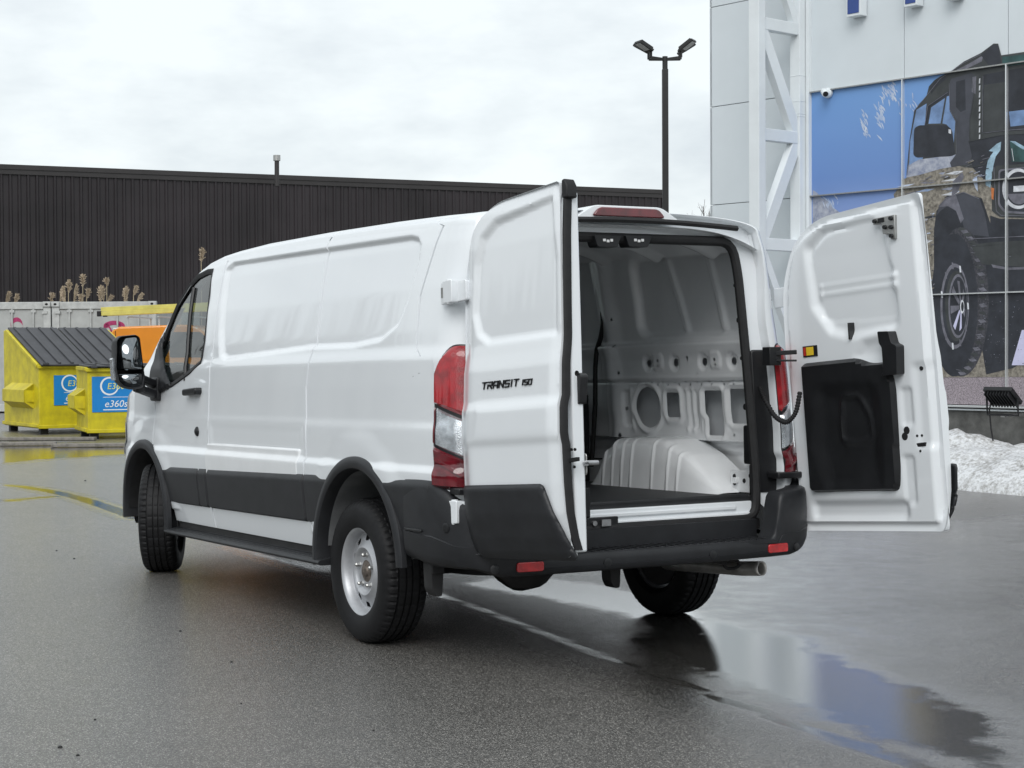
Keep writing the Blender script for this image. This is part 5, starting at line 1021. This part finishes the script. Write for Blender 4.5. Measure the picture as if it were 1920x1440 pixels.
# ================================================================== LAMP POST
LP = at(1247.5, 300, 36.); LPo = np.array([LP[0], LP[1], 0]); ztop_ = at(1247.5, 112, 36.)[2]
POLEM = mat('dark_bronze_paint', (.018, .018, .018), .45, noise=(3, .2)); LPE = empty('lamp_post', LPo, label='tall dark square lamp post with four tilted floodlight heads', cat='lamp post')
cr_ = _R.copy(); cr_[2] = 0; cr_ /= np.linalg.norm(cr_); cf = np.array([-cr_[1], cr_[0], 0])
mb = MB(); mb.box((0, 0, ztop_/2-.1), (.125, .125, ztop_-.2), 0, np.stack([cr_, cf, UPZ], 1)); bev(mb.build('pole', POLEM, LPE), .012); mb = MB(); mb.tube([(0, 0, ztop_-.25), (0, 0, ztop_+.06)], .055, 12); mb.build('tenon', POLEM, LPE)
for a_, tilt in ((20, 32), (160, 30), (205, 28), (-25, 34)):
    ar = math.radians(a_); dr = cr_*math.cos(ar)+cf*math.sin(ar)*1.0; sdv = np.cross(UPZ, dr); e = dr*.34+UPZ*(ztop_+.02)
    mb = MB(); mb.bar(dr*.03+UPZ*(ztop_), e, .05, .05); mb.bar(e, e+UPZ*.13, .04, .06, up=dr); mb.build('arm', POLEM, LPE)
    hd_ = dr*math.cos(math.radians(tilt))+UPZ*math.sin(math.radians(tilt)); un = np.cross(hd_, sdv); un = un if un[2] < 0 else -un; M_ = np.stack([sdv, hd_, un], 1); c_ = e+UPZ*.13+hd_*.17
    mb = MB(); mb.box(c_, (.25, .36, .055), 0, M_); HDm = bev(mb.build('lamp_head', POLEM, LPE), .01); 
    for q in range(6): mb = MB(); mb.box(c_-un*.04+sdv*(-.1+.04*q), (.008, .30, .04), 0, M_); mb.build('cooling_fin', POLEM, HDm)
    mb = MB(); mb.box(c_+un*.029+hd_*.03, (.20, .25, .006), 0, M_); mb.build('lens', mat('lamp_lens', (.45, .47, .47), .2, coat=.5, noise=(8, .3)), HDm)

# ================================================================== DUMPSTERS
YEL = mat('yellow_steel', (.46, .38, .02), .45, noise=(4.5, .2, (.70, .60, .015)), bump=(6, .15, .01)); LIDM = mat('dark_lid_plastic', (.045, .046, .052), .5, noise=(5, .2)); SGB = mat('sign_blue', (.012, .22, .58), .4, noise=(4, .06)); SGW = mat('sign_white', (.82, .84, .84), .4); SGY = mat('sign_yellow', (.75, .72, .18), .4)
def dumpster(px, py, rot, wid, dep, hf, hb, label, sign_u, sign_w, sign_z0, sign_z1, pocket_z):
    g0 = on(px, py, 2, 0.); E = empty('dumpster', (g0[0], g0[1], 0), (0, 0, rot), label=label, cat='dumpster', group='yellow dumpsters behind the van')
    # local: x right along the front (camera right), y depth away, z up; the empty's rotation lines it up
    base = .10; T = .04
    prof = [(0, base), (0, hf), (dep*.30 if hb > hf+.1 else dep, hb if hb <= hf+.1 else hf+(hb-hf)*.0+.0), ]
    side = [(0, base+.0), (0, hf), (dep-.25, hb), (dep, hb), (dep, base)]
    mb = MB(); mb.prism(side, (0, 0, 0), (0, 1, 0), UPZ, (1, 0, 0), 0, wid); bev(mb.build('bin', YEL, E, smooth=False), .015)
    mb = MB(); mb.box((wid/2, -.02, hf-.03), (wid+.06, .05, .06)); bev(mb.build('rim', YEL, E), .008); mb = MB(); mb.box((-.02, dep/2, base+.05), (.04, dep, .06)); bev(mb.build('base_rail', YEL, E), .008); mb = MB(); mb.box((wid/2, -.015, base+.03), (wid+.04, .03, .06)); bev(mb.build('base_rail', YEL, E), .008)
    mb = MB(); sl = math.hypot(dep-.25, hb-hf); an = math.atan2(hb-hf, dep-.25); mb.bar((-.02, 0, hf-.015), (-.02, dep-.25, hb-.015), .05, .06); bev(mb.build('side_rail', YEL, E), .006); mb = MB(); mb.bar((wid+.02, 0, hf-.015), (wid+.02, dep-.25, hb-.015), .05, .06); bev(mb.build('side_rail', YEL, E), .006)
    for k in range(2):
        x0 = wid*k/2+.01; x1 = wid*(k+1)/2-.01; f = lambda y, o: np.array([0, y*math.cos(an)-o*math.sin(an), hf+y*math.sin(an)+o*math.cos(an)])
        mb = MB(); mb.prism([(x0, -.10), (x1, -.10), (x1, sl+.04), (x0, sl+.04)], (0, 0, hf), (1, 0, 0), (0, math.cos(an), math.sin(an)), (0, -math.sin(an), math.cos(an)), .012, .045); lid = bev(mb.build('lid', LIDM, E), .01)
        for q in range(4):
            xx = x0+(x1-x0)*(q+.5)/4; mb = MB(); mb.bar(f(-.06, .055)+[xx, 0, 0], f(sl, .055)+[xx, 0, 0], .05, .03, up=(0, -math.sin(an), math.cos(an))); bev(mb.build('lid_rib', LIDM, lid), .012, 3)
        mb = MB(); mb.box((x0+.08, -.12, hf+.02), (.10, .05, .04)); bev(mb.build('lid_handle', LIDM, lid), .008)
    for xx, sg_ in ((-.0, -1), (wid, 1)):
        mb = MB(); a0, a1 = .30, dep*.62
        mb.prism([(0, pocket_z-.14), (sg_*.17, pocket_z-.09), (sg_*.17, pocket_z+.10), (0, pocket_z+.20)], (xx, a0, 0), (1, 0, 0), UPZ, (0, 1, 0), 0, .012)
        mb.prism([(0, pocket_z+.10), (sg_*.17, pocket_z+.10), (0, pocket_z+.22)], (xx, a0, 0), (1, 0, 0), UPZ, (0, 1, 0), 0, a1); mb.prism([(0, pocket_z-.22), (sg_*.17, pocket_z-.10), (0, pocket_z-.10)], (xx, a0, 0), (1, 0, 0), UPZ, (0, 1, 0), 0, a1); mb.box((xx+sg_*.165, a0+a1/2, pocket_z), (.012, a1, .21)); mb.build('fork_pocket', YEL, E, smooth=False)
    sg = MB(); sg.box((sign_u+sign_w/2, -.008, (sign_z0+sign_z1)/2), (sign_w, .006, sign_z1-sign_z0)); S_ = sg.build('sign_plate', SGB, E, smooth=False)
    hs_ = sign_z1-sign_z0; cx, cz2, r_ = sign_u+.28, sign_z0+hs_*.73, .15
    mb = MB(); t_ = np.linspace(.3, 2*math.pi-.2, 40); mb.add([(cx+q*math.cos(a), -.013, cz2+q*math.sin(a)) for a in t_ for q in (r_, r_-.018*(1+.6*math.sin(a/2)))], [(2*i, 2*i+1, 2*i+3, 2*i+2) for i in range(39)]); mb.build('logo_ring', SGW, S_, smooth=False)
    def wr(txt, x, z, h, m, sl_=.22, wmax=None):
        m2 = text_mesh(txt, 1, 0); c2 = np.zeros(len(m2.vertices)*3, np.float32); m2.vertices.foreach_get('co', c2); c2 = c2.reshape(-1, 3); c2 = c2-c2.min(0); k = h/np.ptp(c2[:, 1]); kx = k if not wmax else min(k*1.15, wmax/np.ptp(c2[:, 0]))
        o3 = np.stack([x+c2[:, 0]*kx+sl_*c2[:, 1]*k, np.full(len(c2), -.0135), z+c2[:, 1]*k], -1); m2.vertices.foreach_set('co', o3.astype(np.float32).ravel()); m2.update(); m2.materials.clear(); m2.materials.append(m); link('lettering', m2, S_)
    wr('E360S', cx-.03, cz2-.05, .10, SGY, .15); wr('e360s.com', sign_u+.20, sign_z0+hs_*.14, .11, SGW)
    for q, (zz, hh) in enumerate(((sign_z0+hs_*.42, .008), (sign_z0+hs_*.065, .016))): mb = MB(); mb.box((sign_u+sign_w*.52, -.0125, zz), (sign_w*.72, .002, hh)); mb.build('sign_line', SGW, S_, smooth=False)
    for xx in (.12, wid-.12):
        for yy in (.15, dep-.15): mb = MB(); mb.box((xx, yy, base/2), (.14, .10, base)); mb.build('skid_foot', DARKMETAL, E, smooth=False)
    return E
rz0 = math.atan2(cr_[1], cr_[0])
D1 = dumpster(74, 815, rz0+math.radians(33), 1.85, 2.0, 1.20, 1.82, 'yellow dumpster with a high sloping ribbed dark lid beside the orange van', .26, 1.1, .50, 1.02, .66)
D2_ = dumpster(165, 824, rz0+math.radians(10), 1.75, 1.25, 1.16, 1.17, 'lower yellow dumpster with a flat dark lid in front of the sloping one', .07, 1.1, .44, 1.02, .60)
D2_.rotation_euler.z = rz0+math.radians(22)

# ================================================================== SHIPPING CONTAINERS, ends towards the lot
CONT = mat('grey_container_paint', (.40, .41, .40), .5, noise=(4, .12), bump=(9, .15, .01)); CONT2 = mat('container_frame_paint', (.46, .47, .46), .5, noise=(7, .18)); GRAF = mat('magenta_spray', (.36, .03, .12), .6, noise=(20, .3)); HOLEM = mat('dark_recess', (.01, .01, .01), .8, noise=(9, .2))
def container(px_left, label, graf):
    c0 = at(px_left, 655, 41.); E = empty('shipping_container', (c0[0], c0[1], 0), (0, 0, rz0), label=label, cat='container', group='grey shipping containers in front of the warehouse')
    W_, Ln_, H_ = 2.44, 6.06, 2.60
    mb = MB(); mb.box((W_/2, Ln_/2, H_/2-.03), (W_-.10, Ln_-.1, H_-.22)); mb.build('box', CONT, E, smooth=False)
    for x in (.09, W_-.09): mb = MB(); mb.box((x, .07, H_/2), (.17, .13, H_-.02)); bev(mb.build('corner_post', CONT2, E), .012)
    for z in (H_-.09, .12): mb = MB(); mb.box((W_/2, .07, z), (W_-.36, .12, .17)); bev(mb.build('end_rail', CONT2, E), .01)
    for x in (.09, W_-.09):
        for z in (H_-.06, .06):
            mb = MB(); mb.box((x, .06, z), (.185, .18, .125)); cc = bev(mb.build('corner_casting', CONT2, E), .012); mb = MB(); mb.prism(ell(0, 0, .035, .026, 14), (x, -.031, z), (1, 0, 0), UPZ, (0, -1, 0), -.002, .003); mb.build('casting_hole', HOLEM, cc, smooth=False)
    for k in range(2):
        mb = MB(); mb.box((W_*(.27+.46*k), .075, H_/2), (1.03, .06, H_-.36)); dr_ = bev(mb.build('door_leaf', CONT, E), .01)
        for q in (.25, .75):
            xx = W_*(.27+.46*k)-.5+q; mb = MB(); mb.tube([(xx, .02, .18), (xx, .02, H_-.14)], .022, 8); mb.build('locking_bar', CONT2, dr_)
            for z in (.4, 1.1, 1.9, H_-.22): mb = MB(); mb.box((xx, .03, z), (.11, .05, .06)); mb.build('bar_bracket', CONT2, dr_, smooth=False)
        for z in (.5, 1.2, 1.9, 2.35): mb = MB(); mb.box((.14 if k == 0 else W_-.14, .0, z), (.12, .05, .06)); mb.build('hinge', CONT2, dr_, smooth=False)
    if graf:
        for pts in graf:
            mb = MB(); P_ = np.array([(bx, .040, bz_) for bx, bz_ in pts]); mb.add([tuple(p+np.array([dx, 0, dz])) for p in P_ for dx, dz in ((0, .05), (.02, -.05))], [(2*i, 2*i+1, 2*i+3, 2*i+2) for i in range(len(P_)-1)]); mb.build('spray_mark', GRAF, E, smooth=False)
    return E
t_ = np.linspace(.2, 6.0, 24)
container(97.5, 'grey shipping container with rust along its top, behind the orange van', [[(1.45+.25*math.cos(a), 1.98+.12*math.sin(a)) for a in t_], [(1.2+.05*k, 1.95+.1*math.sin(k)) for k in range(9)]])
container(-100, 'grey shipping container with a magenta spray loop beside the dumpsters', [[(1.63+.14*math.cos(a), 2.02+.17*math.sin(a)) for a in t_]])

# ================================================================== ORANGE SERVICE VAN with roof rack and ladder
ORG = mat('orange_paint', (.72, .25, .02), .35, coat=.6, noise=(2, .08)); LADY = mat('yellow_fibreglass', (.62, .55, .14), .5, noise=(5, .15)); ALR = mat('aluminium', (.6, .61, .62), .35, metal=.8)
c0 = at(197, 655, 36.); OV = empty('orange_van', (c0[0], c0[1], 0), (0, 0, rz0+math.radians(-4)), label='orange service van with a roof rack behind the dumpsters', cat='van')
sidep = rpoly([(0, .45), (0, 1.15), (.03, 1.60), (.16, 1.93), (1.9, 1.98), (2.45, 1.45), (3.0, 1.25), (3.2, .95), (3.2, .45)], [.05, .2, .3, .18, .3, .1, .2, .1, .05], 6)
mb = MB(); mb.prism(sidep, (0, 0, 0), (1, 0, 0), UPZ, (0, 1, 0), 0, 1.95); bev(mb.build('body', ORG, OV), .09, 4)
for x0, x1 in ((.30, 1.15),): mb = MB(); mb.prism(rpoly([(x0, 1.25), (x1, 1.25), (x1, 1.72), (x0, 1.72)], .06), (0, 0, 0), (1, 0, 0), UPZ, (0, 1, 0), -.006, .002); mb.build('side_panel', ORG, OV)
mb = MB(); mb.prism(rpoly([(1.35, 1.3), (2.45, 1.3), (2.0, 1.82), (1.35, 1.82)], .05), (0, 0, 0), (1, 0, 0), UPZ, (0, 1, 0), -.008, .002); mb.build('cab_window', mat('dark_glass', (.02, .025, .03), .05, noise=(3, .2)), OV)
for x0 in (.22, 1.25): mb = MB(); mb.box((x0, -.003, 1.2), (.012, .012, 1.3)); mb.build('door_seam', RUBBER, OV, smooth=False)
mb = MB(); mb.box((1.05, .02, 1.90), (1.75, .03, .025)); mb.build('roof_gutter', SGW, OV, smooth=False)
for x in (.65, 2.6):
    for y in (.06, 1.72): mb = MB(); mb.rev([(0, 0), (.20, 0), (.22, .02), (.33, .0), (.35, .05), (.35, .19), (0, .2)], (x, y-.02 if y < 1 else y+.2, .35), (0, 1 if y < 1 else -1, 0), 28); mb.build('wheel', TYRE, OV)
for x in (.45, 1.1, 1.75): mb = MB(); mb.bar((x, .12, 1.95), (x, .12, 2.14), .03, .03, up=(1, 0, 0)); mb.bar((x, 1.83, 1.95), (x, 1.83, 2.14), .03, .03, up=(1, 0, 0)); mb.bar((x, .05, 2.14), (x, 1.9, 2.14), .04, .03); mb.build('roof_rack', ALR, OV)
LADE = empty('ladder', (c0[0], c0[1], 2.165), (0, math.radians(-2.2), rz0+math.radians(-4)), label='yellow extension ladder tied on the orange van rack', cat='ladder')
for y in (.22, .62):
    for z in (.05, .14): mb = MB(); mb.box((1.3, y+(.03 if z > .1 else 0), z), (2.9, .03, .085)); bev(mb.build('rail', LADY, LADE), .005)
for k in range(9): mb = MB(); mb.tube([(.0+.31*k, .22, .05), (.0+.31*k, .62, .05)], .016, 8); mb.build('rung', ALR, LADE)
for y in (.22, .62): mb = MB(); mb.box((-.18, y, .05), (.09, .07, .11)); bev(mb.build('foot', RUBBER, LADE), .01)

# ================================================================== REEDS behind the containers
REED = mat('dry_reed', (.42, .34, .25), .8, noise=(30, .35)); REEDS = mat('reed_stem', (.40, .33, .22), .8, noise=(10, .2))
def plant_reed(px, py, h_px, bend, dist, lbl):
    tp = at(px, py, dist); k = dist/F_PX; E = empty('reed', (tp[0], tp[1], 0), group='dry reeds in front of the warehouse', label=lbl, cat='reed')
    zt_ = tp[2]; mb = MB(); mb.tube([cr_*(bend*.2*(1-q)*0)+UPZ*(zt_-h_px*k)*q for q in np.linspace(0, 1, 5)]+[UPZ*(zt_-h_px*k*.3)+cr_*bend*.1, UPZ*zt_+cr_*bend*.25], .009, 5); mb.build('stem', REEDS, E)
    mb = MB(); L_ = h_px*k
    for _ in range(210):
        q = random.random(); w = (.07+.09*random.random())*math.sin(math.pi*min(1, q*.85+.1))**.8; b0 = UPZ*(zt_-L_*(1-q))+cr_*(bend*.25*q); a_ = random.uniform(0, 6.28); dv = (cr_*(math.cos(a_)*.45+bend*1.2)+cf*math.sin(a_)*.45+UPZ*random.uniform(.2, .9)); dv = dv/np.linalg.norm(dv)*w*random.uniform(.5, 1.15)
        sdv = np.cross(dv, UPZ)*.06+UPZ*.006; mb.add([b0-sdv, b0+sdv, b0+dv+sdv*.6-UPZ*.02, b0+dv-sdv*.6-UPZ*.03], [(0, 1, 2, 3)])
    mb.build('plume', REED, E, smooth=False)
for px, py, h_, bd in ((11, 546, 22, .3), (28, 551, 16, .2), (95, 549, 16, .2), (112, 540, 26, .3), (122, 536, 30, -.2), (128, 524, 24, .1), (138, 532, 34, .3), (155, 514, 22, 0), (151, 552, 14, 0), (162, 541, 18, .2), (187, 534, 32, .1), (194, 536, 26, -.1), (200, 521, 14, 0), (202, 554, 10, .4), (233, 536, 30, .2), (238, 540, 24, -.2), (250, 535, 18, .3), (257, 549, 16, .5), (377, 464, 26, .1)): plant_reed(px, py, h_, bd, 46+random.uniform(-1, 1), 'lone dry reed plume standing just above the white van windshield' if px > 300 else 'tallest straight dry reed above the container with rust along its top' if px == 155 else 'short dry reed plume above the container with the magenta spray loop' if px < 97 else 'drooping dry reed plume on the right of the clump above the rusty-topped container' if px > 225 else 'feathery dry reed plume in the clump above the rusty-topped container')

# ================================================================== bare trees and twigs
BARK = mat('grey_bark', (.09, .075, .065), .85, noise=(12, .3))
def bare_tree(pos, h, n1, label, grp, seed):
    r = random.Random(seed); E = empty('bare_tree', pos, label=label, cat='tree', group=grp); tr = MB(); tr.tube([(0, 0, 0), (.05*h*r.uniform(-.3, .3), 0, h*.35), (0, .03*h*r.uniform(-1, 1), h*.7), (0, 0, h*.95)], [h*.022, h*.017, h*.010, h*.003], 7); tr.build('trunk', BARK, E)
    tw = MB()
    def br(p, d, L_, rad, dep):
        q = p+d*L_; tw.tube([p, (p+q)/2+np.array([r.uniform(-1, 1), r.uniform(-1, 1), r.uniform(-.3, 1)])*L_*.06, q], [rad, rad*.75, rad*.5], 4, cap=False)
        if dep:
            for _ in range(3 if dep > 1 else 4):
                d2 = d+np.array([r.uniform(-1, 1), r.uniform(-1, 1), r.uniform(-.2, .8)])*.75; br(p+d*L_*r.uniform(.35, 1), d2/np.linalg.norm(d2), L_*r.uniform(.5, .7), rad*.5, dep-1)
    for i in range(n1):
        a_ = r.uniform(0, 6.28); d = np.array([math.cos(a_), math.sin(a_), r.uniform(.5, 1.3)]); br(np.array([0, 0, h*(.28+.62*i/n1)]), d/np.linalg.norm(d), h*(.30-.18*i/n1), h*.007, 3)
    tw.build('crown', BARK, E); return E
tp = at(1333, 372, 75.); bare_tree((tp[0], tp[1], 0), tp[2]-.1, 12, 'leafless tree standing behind the end of the showroom', None, 4)
# far wood behind the camera: seen only as reflections in the paint
WOOD = MB()
for i in range(20000):
    a_ = random.uniform(-.10, 3.9)*1.0; R_ = random.uniform(36, 52); p = np.array([-4+R_*math.cos(a_+.25), 4+R_*math.sin(a_+.25), 0]); h = (6.6+1.6*math.sin(a_*5.)+1.0*math.sin(a_*13+1)+.8*math.sin(a_*31))*random.triangular(.30, 1.08, .7); sdv = np.array([-math.sin(a_), math.cos(a_), 0])
    if p[0] > 20 and p[1] < 9: continue
    w = random.uniform(.05, .22); WOOD.add([p-sdv*w*.6, p+sdv*w*.6, p+sdv*w*.3+UPZ*h*.8, p+UPZ*h, p-sdv*w*.4+UPZ*h*.75], [(0, 1, 2, 3, 4)])
WOOD.build('far_wood', mat('winter_wood', (.15, .14, .135), .9, noise=(.6, .4)), None, smooth=False, kind='stuff', label='leafless wood far across the lot', cat='wood')
# planks in the slush by the dumpsters
PLK = mat('weathered_plank', (.20, .185, .165), .7, noise=(18, .35), bump=(30, .4))
for i, (px, py, l_, rt) in enumerate(((205, 838, 1.7, 4), (70, 826, 1.9, -3), (30, 836, 1.2, 8))):
    g0 = on(px, py, 2, 0.); mb = MB(); mb.box((0, 0, .03), (l_, .16, .05)); lb = ('weathered grey plank lying in the wet before the flat-lidded dumpster', 'weathered grey plank lying under the edge of the sloping-lid dumpster', 'short weathered plank in the puddle by the dumpsters')[i]; bev(mb.build('plank', PLK, None, label=lb, cat='plank', loc=(g0[0], g0[1], 0), rot=(0, 0, rz0+math.radians(rt))), .008)

# small dark stones scattered on the asphalt
STN = mat('dark_stone', (.018, .018, .018), .7, noise=(30, .3))
for i, (px, py, r_) in enumerate(((113, 1402, .013), (146, 1417, .010), (178, 1350, .008), (338, 1184, .011), (434, 1242, .010), (139, 1048, .012), (106, 1033, .010), (160, 902, .018), (452, 1320, .007), (700, 1370, .008), (1210, 1095, .010))):
    g0 = on(px, py, 2, 0.); mb = MB(); rg = random.Random(i); r_ *= .7; mb.rev([(.001, r_*.9), (r_*.8, r_*.6), (r_, 0), (r_*.9, -.002)], (0, 0, 0), (rg.uniform(-.2, .2), rg.uniform(-.2, .2), 1), 7)
    mb.V = [(v_[0]*rg.uniform(.8, 1.2), v_[1]*rg.uniform(.8, 1.2), v_[2]) for v_ in mb.V]; mb.build('pebble', STN, None, smooth=False, label='tiny dark pebble lying on the damp asphalt', cat='pebble', group='pebbles on the asphalt', loc=(g0[0], g0[1], 0))
